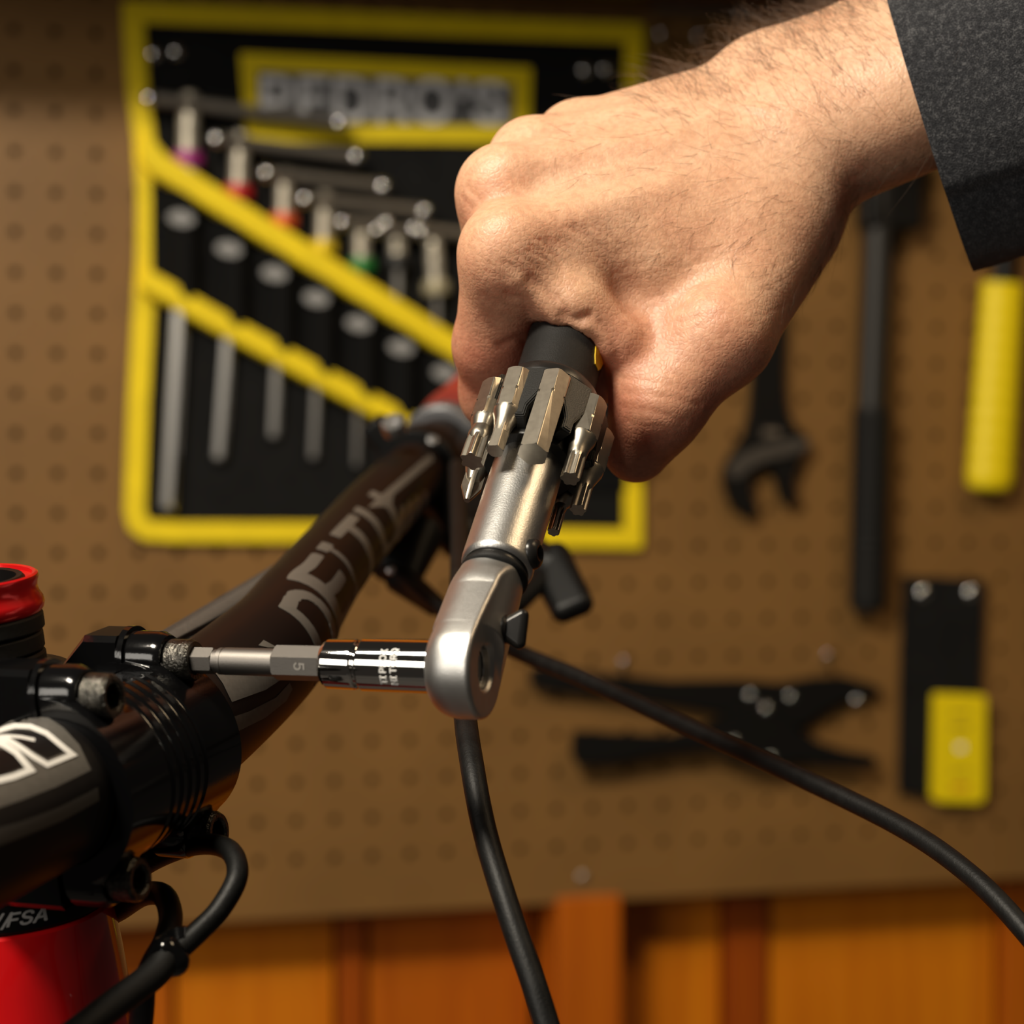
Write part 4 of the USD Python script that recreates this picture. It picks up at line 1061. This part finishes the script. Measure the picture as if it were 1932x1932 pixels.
# the pocket cloth bulges over each key: one folded ridge per key
def pocket_mesh():
    us = np.linspace(W(284, 500)[0], W(1175, 500)[0], 150); vs = np.linspace(0, 1, 24)
    out = np.zeros((len(us), len(vs), 3))
    xs = [345, 437, 525, 602, 680, 752, 832, 912]
    uc = np.array([W(x, 500)[0] for x in xs])
    for i, u in enumerate(us):
        f = (u - W(292, 500)[0]) / (W(1010, 500)[0] - W(292, 500)[0])
        va = np.interp(u, [W(x, y)[0] for x, y in s1], [W(x, y)[1] for x, y in s1]); vb_ = np.interp(u, [W(x, y)[0] for x, y in s2], [W(x, y)[1] for x, y in s2])
        bulge = np.exp(-(np.abs(uc - u) / 8.6) ** 4.0).max()
        for j, t in enumerate(vs):
            out[i, j] = (u, va + (vb_ - va) * t, BN + 3.0 + 15.5 * bulge)
    top = out.copy(); bot = out.copy(); bot[..., 2] = BN + 0.2
    w = lambda q: (W0 + q[..., :1] * WU + q[..., 1:2] * WV + q[..., 2:] * WN)
    return slab(w(top), w(bot))
pk = pocket_mesh()
tape1 = strip(s1, 15.0, BN, PN + 3.5, 2.5); tape2 = strip(s2, 13.5, BN + 0.2, PN + 1.0, 2.5)
lab_o = Polygon([W(x, y, BN) for x, y in [(452, 100), (1002, 128), (998, 262), (930, 272), (466, 268)]]).buffer(-2).buffer(4).buffer(-2)
lab_i = Polygon([W(x, y, BN) for x, y in [(486, 134), (968, 158), (968, 238), (486, 232)]])
frame_m = extrude(lab_o.difference(lab_i), BN, BN + 2.0, 0.5, WALL)
lab_bg = extrude(lab_i.buffer(1), BN, BN + 1.0, 0.2, WALL)
tx = meshkit.text_mesh("PEDRO'S", 27.0, 0.8, True)
b0, b1 = tx.bounds; ww = W(966, 158, BN)[0] - W(490, 134, BN)[0]
tx.apply_scale(np.array([ww / (b1[0] - b0[0]), 1.15, 1])) if False else None
tx.vertices = (tx.vertices - [b0[0], b0[1], 0]) * [ww * 0.97 / (b1[0] - b0[0]), 29.5 / (b1[1] - b0[1]), 1]
ub, vb2 = W(492, 229, BN)
tx.vertices[:, 1] += (W(960, 237, BN)[1] - W(492, 229, BN)[1]) / ww * tx.vertices[:, 0]
tx = moved(tx, WALL @ trimesh.transformations.translation_matrix((ub, vb2, BN + 1.0)))
def dome(x, y, n, r=5.5, h=3.0): return moved(lathe([(0, 0), (r, 0), (r * 0.92, h * 0.45), (r * 0.6, h * 0.85), (0, h)], None, 24), frame(wpt(x, y, n), WU, WV, WN))
snaps = [dome(292, 101, BN, 4.6), dome(334, 97, BN, 4.6), dome(1104, 132, BN, 4.6), dome(1144, 130, BN, 4.6)]
ovals = []
for x, y in [(342, 412), (432, 470), (518, 516), (597, 563), (677, 611), (757, 656), (840, 704)]:
    c = W(x, y, PN + 1); e = affinity.rotate(affinity.scale(Point(*c).buffer(1, 20), 8.0, 4.6), -8)
    ovals.append(extrude(e, BN + 15.0, BN + 18.9, 0.2, WALL))
thing('tool_roll', 'black canvas tool roll with yellow binding hanging on the pegboard', 'tool roll', [
    Part('backing_panel', panel_m, BLACKCLOTH), Part('edge_binding', bind, YELLOWTAPE, 'yellow tape round the outer edge'), Part('pocket', pk, BLACKCLOTH2, smooth=50),
    Part('pocket_tape', tape1, YELLOWTAPE, 'upper diagonal yellow tape'), Part('pocket_tape', tape2, YELLOWTAPE, 'lower diagonal yellow tape'),
    Part('name_label', frame_m, YELLOWTAPE, 'yellow framed name label', kids=[Part('label_ground', lab_bg, LABELGREY), Part('lettering', tx, SILVERINK, 'silver letters')])] +
    [Part('snap', m, RIVET, smooth=40) for m in snaps] + [Part('size_mark', m, OVALINK) for m in ovals])

# ------------------------------------------------------------------ hex keys in the roll
def ring_col(name, c): return plain(name, c, 0.4, 0.2)
keys = [  # top of handle, ring, foot of the blade, ring colour, cross bar
    ((358, 174), (354, 300), (316, 962), 'purple', (0.38, 0.02, 0.22), ((282, 186), (640, 232)), 17, 6.0),
    ((455, 248), (449, 362), (412, 868), 'red', (0.55, 0.01, 0.012), ((408, 262), (672, 296)), 16, 5.2),
    ((538, 318), (535, 416), (515, 826), 'orange', (0.75, 0.11, 0.02), ((502, 327), (722, 352)), 15, 4.4),
    ((614, 362), (610, 466), (590, 866), 'yellow', (0.80, 0.58, 0.01), ((575, 376), (800, 398)), 15, 3.8),
    ((682, 412), (682, 500), (672, 880), 'green', (0.02, 0.22, 0.04), ((646, 420), (728, 422)), 15, 3.2),
    ((749, 426), (750, 492), (745, 840), 'black', (0.02, 0.02, 0.02), ((712, 434), (794, 437)), 15, 3.2),
    ((818, 450), (823, 542), (830, 900), 'cream', (0.45, 0.40, 0.26), ((782, 432), (960, 452)), 15, 3.2),
]
for top, ring, foot, cname, col, bar, hw, br in keys:
    r = hw * 0.356; n = BN + 1.68 * r + 0.2
    pt, pr, pf = wpt(*top, n), wpt(*ring, n), wpt(*foot, BN + br + 0.2)
    d = unit(pt - pr)
    L = np.linalg.norm(pt - pr); X = frame(pr, *basis(d, WU))
    handle = lathe([(0, 0), (r, 0), (r, L * 0.30), (r * 0.92, L * 0.34), (r * 1.0, L * 0.40), (r * 1.05, L * 0.62), (r * 0.9, L * 0.68), (r * 1.02, L * 0.74), (r * 1.0, L * 0.93), (r * 0.7, L * 0.99), (0, L)], X, 24)
    rg = lathe([(r, -4.5), (r * 1.5, -4.5), (r * 1.65, -3), (r * 1.65, 2.2), (r * 1.5, 4), (r, 4)], X, 28)
    axis = unit(pf - pr)
    blade_k = tube(np.array([pr, pr + axis * 4, pf - axis * 2, pf]), np.array([br, br, br, br * 0.8]) * 0.93, 6)
    b0_, b1_ = wpt(*bar[0], n + r + 1), wpt(*bar[1], n + r + 1)
    cb = tube(np.array([b0_, b1_]), 4.2, 16)
    ends = [moved(trimesh.creation.icosphere(2, 5.0), frame(q, WU, WV, WN)) for q in (b0_, b1_)]
    thing('hex_key', f'sliding T-handle hex key with a {cname} ring in the tool roll', 'hex key', [
        Part('handle', handle, ALU, 'pale alloy handle', smooth=40), Part('colour_ring', rg, ring_col(cname + '_ring', col), f'{cname} ring', smooth=40), Part('blade', blade_k, STEEL, 'steel blade', smooth=20),
        Part('cross_bar', cb, GREYBAR, 'grey cross bar', smooth=40, kids=[Part('bar_end', e_, RIVET, smooth=True) for e_ in ends])], group='hex keys in the tool roll')

# ------------------------------------------------------------------ tools on the right of the board
shank_p = [(1432, 560), (1486, 560), (1484, 640), (1482, 720), (1486, 772), (1498, 800), (1522, 822), (1530, 842), (1512, 872), (1500, 905), (1503, 945), (1494, 962), (1478, 940), (1468, 905), (1458, 885), (1440, 880), (1424, 895), (1420, 925), (1430, 965), (1424, 982), (1402, 970), (1380, 945), (1370, 910), (1372, 880), (1392, 845), (1410, 820), (1420, 780), (1426, 700)]
_, wr = wpoly(shank_p, 2, 12, 2.0, 1.5)
_, jaw = wpoly([(1380, 900), (1378, 880), (1400, 858), (1440, 842), (1500, 828), (1528, 828), (1530, 846), (1500, 858), (1450, 870), (1415, 886), (1395, 905)], 11, 16, 2.0, 1.5)
knurl = moved(lathe([(0, -6), (4.5, -6), (4.5, 6), (0, 6)], None, 24), frame(wpt(1452, 820, 12), *basis(WU, WV)))
thing('adjustable_wrench', 'black adjustable wrench hanging jaws down on the pegboard below the hand', 'wrench', [Part('body', wr, TOOLBLK), Part('jaw', jaw, TOOLGREY, 'worn grey jaw'), Part('knurl', knurl, TOOLGREY)])

c0, c1, c2 = wpt(1660, 300, 15), wpt(1645, 772, 15), wpt(1636, 1152, 15)
bar_rod = tube(np.array([c0, wpt(1655, 500, 13), c1]), np.array([12.0, 10.8, 10.4]), 24)
dd = unit(c2 - c1); L = np.linalg.norm(c2 - c1); k = np.linspace(0, L, 90)
gripb = lathe([(0, 0)] + [(12.6 + (0.9 if int(q / 3.2) % 2 else 0) - (2.5 * max(0, (q - L + 8) / 8) ** 2), q) for q in k] + [(0, L + 1)], frame(c1, *basis(dd, WU)), 28)
hd = wbox(W(1610, 300)[0], W(1715, 300)[0], W(1660, 440)[1], W(1660, 260)[1], 1, 25, 4)
thing('breaker_bar', 'long black steel bar with a ribbed grip hanging right of the adjustable wrench', 'bar', [Part('rod', bar_rod, plain('dark_bar_steel', (0.03, 0.027, 0.024), 0.45, 0.4), smooth=40), Part('grip', gripb, RUBBER, 'ribbed black grip', smooth=25), Part('head', hd, TOOLBLK)])

# yellow handled tool at the right edge
y0, y1 = wpt(1892, 535, 14), wpt(1866, 925, 14)
dy = unit(y1 - y0); Ly = np.linalg.norm(y1 - y0); k = np.linspace(0, Ly, 70)
yp = [(0, 0)] + [(16.2 + 1.8 * q / Ly - (0.7 if int(q / 6.5) % 2 else 0) - 5 * max(0, (q - Ly + 6) / 6) ** 2, q) for q in k] + [(0, Ly + 0.5)]
yg = lathe(yp, frame(y0, *basis(dy, WU)), 32)
yg.vertices = yg.vertices - ((yg.vertices - y0) @ WN * 0.25)[:, None] * WN
neck = tube(np.array([y0 + dy * 2, y0 - dy * 60]), 8.0, 24)
thing('yellow_handled_tool', 'tool with a thick ribbed yellow grip hanging below the cuff', 'tool', [Part('grip', yg, YELLOWGRIP, 'ribbed yellow grip', smooth=25), Part('neck', neck, TOOLBLK)])

# black holder with a yellow tag
_, hold = wpoly([(1712, 1088), (1860, 1094), (1852, 1300), (1846, 1490), (1840, 1506), (1712, 1500), (1702, 1488), (1706, 1280)], 1, 9, 1.5, 2)
tagp, tagm = wpoly([(1764, 1308), (1862, 1312), (1860, 1506), (1850, 1516), (1768, 1514), (1760, 1504)], 9, 14, 1.0, 3)
rows2 = []
for q, h, c in ((1345, 6, 0), (1372, 9, 0), (1410, 14, 1), (1455, 6, 0), (1485, 9, 2)):
    pu = W(1812, q, 14); rows2.append((extrude(sbox(pu[0] - (3 if c == 1 else 7), pu[1] - h * 0.16, pu[0] + (3 if c == 1 else 7), pu[1] + h * 0.16), 13.9, 14.3, 0, WALL), c))
prints = [plain('brown_ink', (0.42, 0.28, 0.01), 0.6), SILVERINK, plain('orange_ink', (0.62, 0.16, 0.01), 0.6)]
thing('tool_holder', 'black tool holder with two silver rivets and a yellow tag at lower right', 'holder', [Part('strap', hold, BLACKCLOTH), Part('tag', tagm, YELLOWGRIP, 'yellow tag', kids=[Part('print', m, prints[c]) for m, c in rows2]),
    Part('rivet', dome(1742, 1118, 9, 5.5, 3.4), RIVET, smooth=40), Part('rivet', dome(1832, 1118, 9, 5.5, 3.4), RIVET, smooth=40)])

# long nosed pliers lying across two hooks
_, pa = wpoly([(1005, 1262), (1040, 1258), (1160, 1274), (1270, 1286), (1400, 1284), (1480, 1290), (1540, 1280), (1600, 1278), (1650, 1292), (1672, 1306), (1650, 1314), (1600, 1322), (1555, 1345), (1520, 1372), (1440, 1378), (1380, 1352), (1250, 1330), (1120, 1312), (1040, 1306), (1006, 1296)], 4, 14, 2.5, 2)
_, pb = wpoly([(1086, 1380), (1150, 1384), (1270, 1388), (1330, 1372), (1390, 1340), (1440, 1330), (1500, 1370), (1545, 1400), (1600, 1418), (1650, 1426), (1662, 1440), (1640, 1452), (1560, 1448), (1500, 1440), (1460, 1452), (1420, 1450), (1340, 1416), (1250, 1424), (1150, 1444), (1092, 1446), (1082, 1420)], 14, 22, 2.5, 2)
thing('locking_pliers', 'black pliers lying sideways on the pegboard with jaws to the right', 'pliers', [Part('upper_arm', pa, TOOLBLK), Part('lower_arm', pb, TOOLBLK)] +
    [Part('rivet', dome(x, y, n, 3.4, 2.2), RIVET, smooth=40) for x, y, n in ((1416, 1312, 13.8), (1446, 1336, 21.8), (1492, 1314, 13.8), (1617, 1320, 13.0), (1384, 1400, 21.8), (1455, 1432, 21.8))])
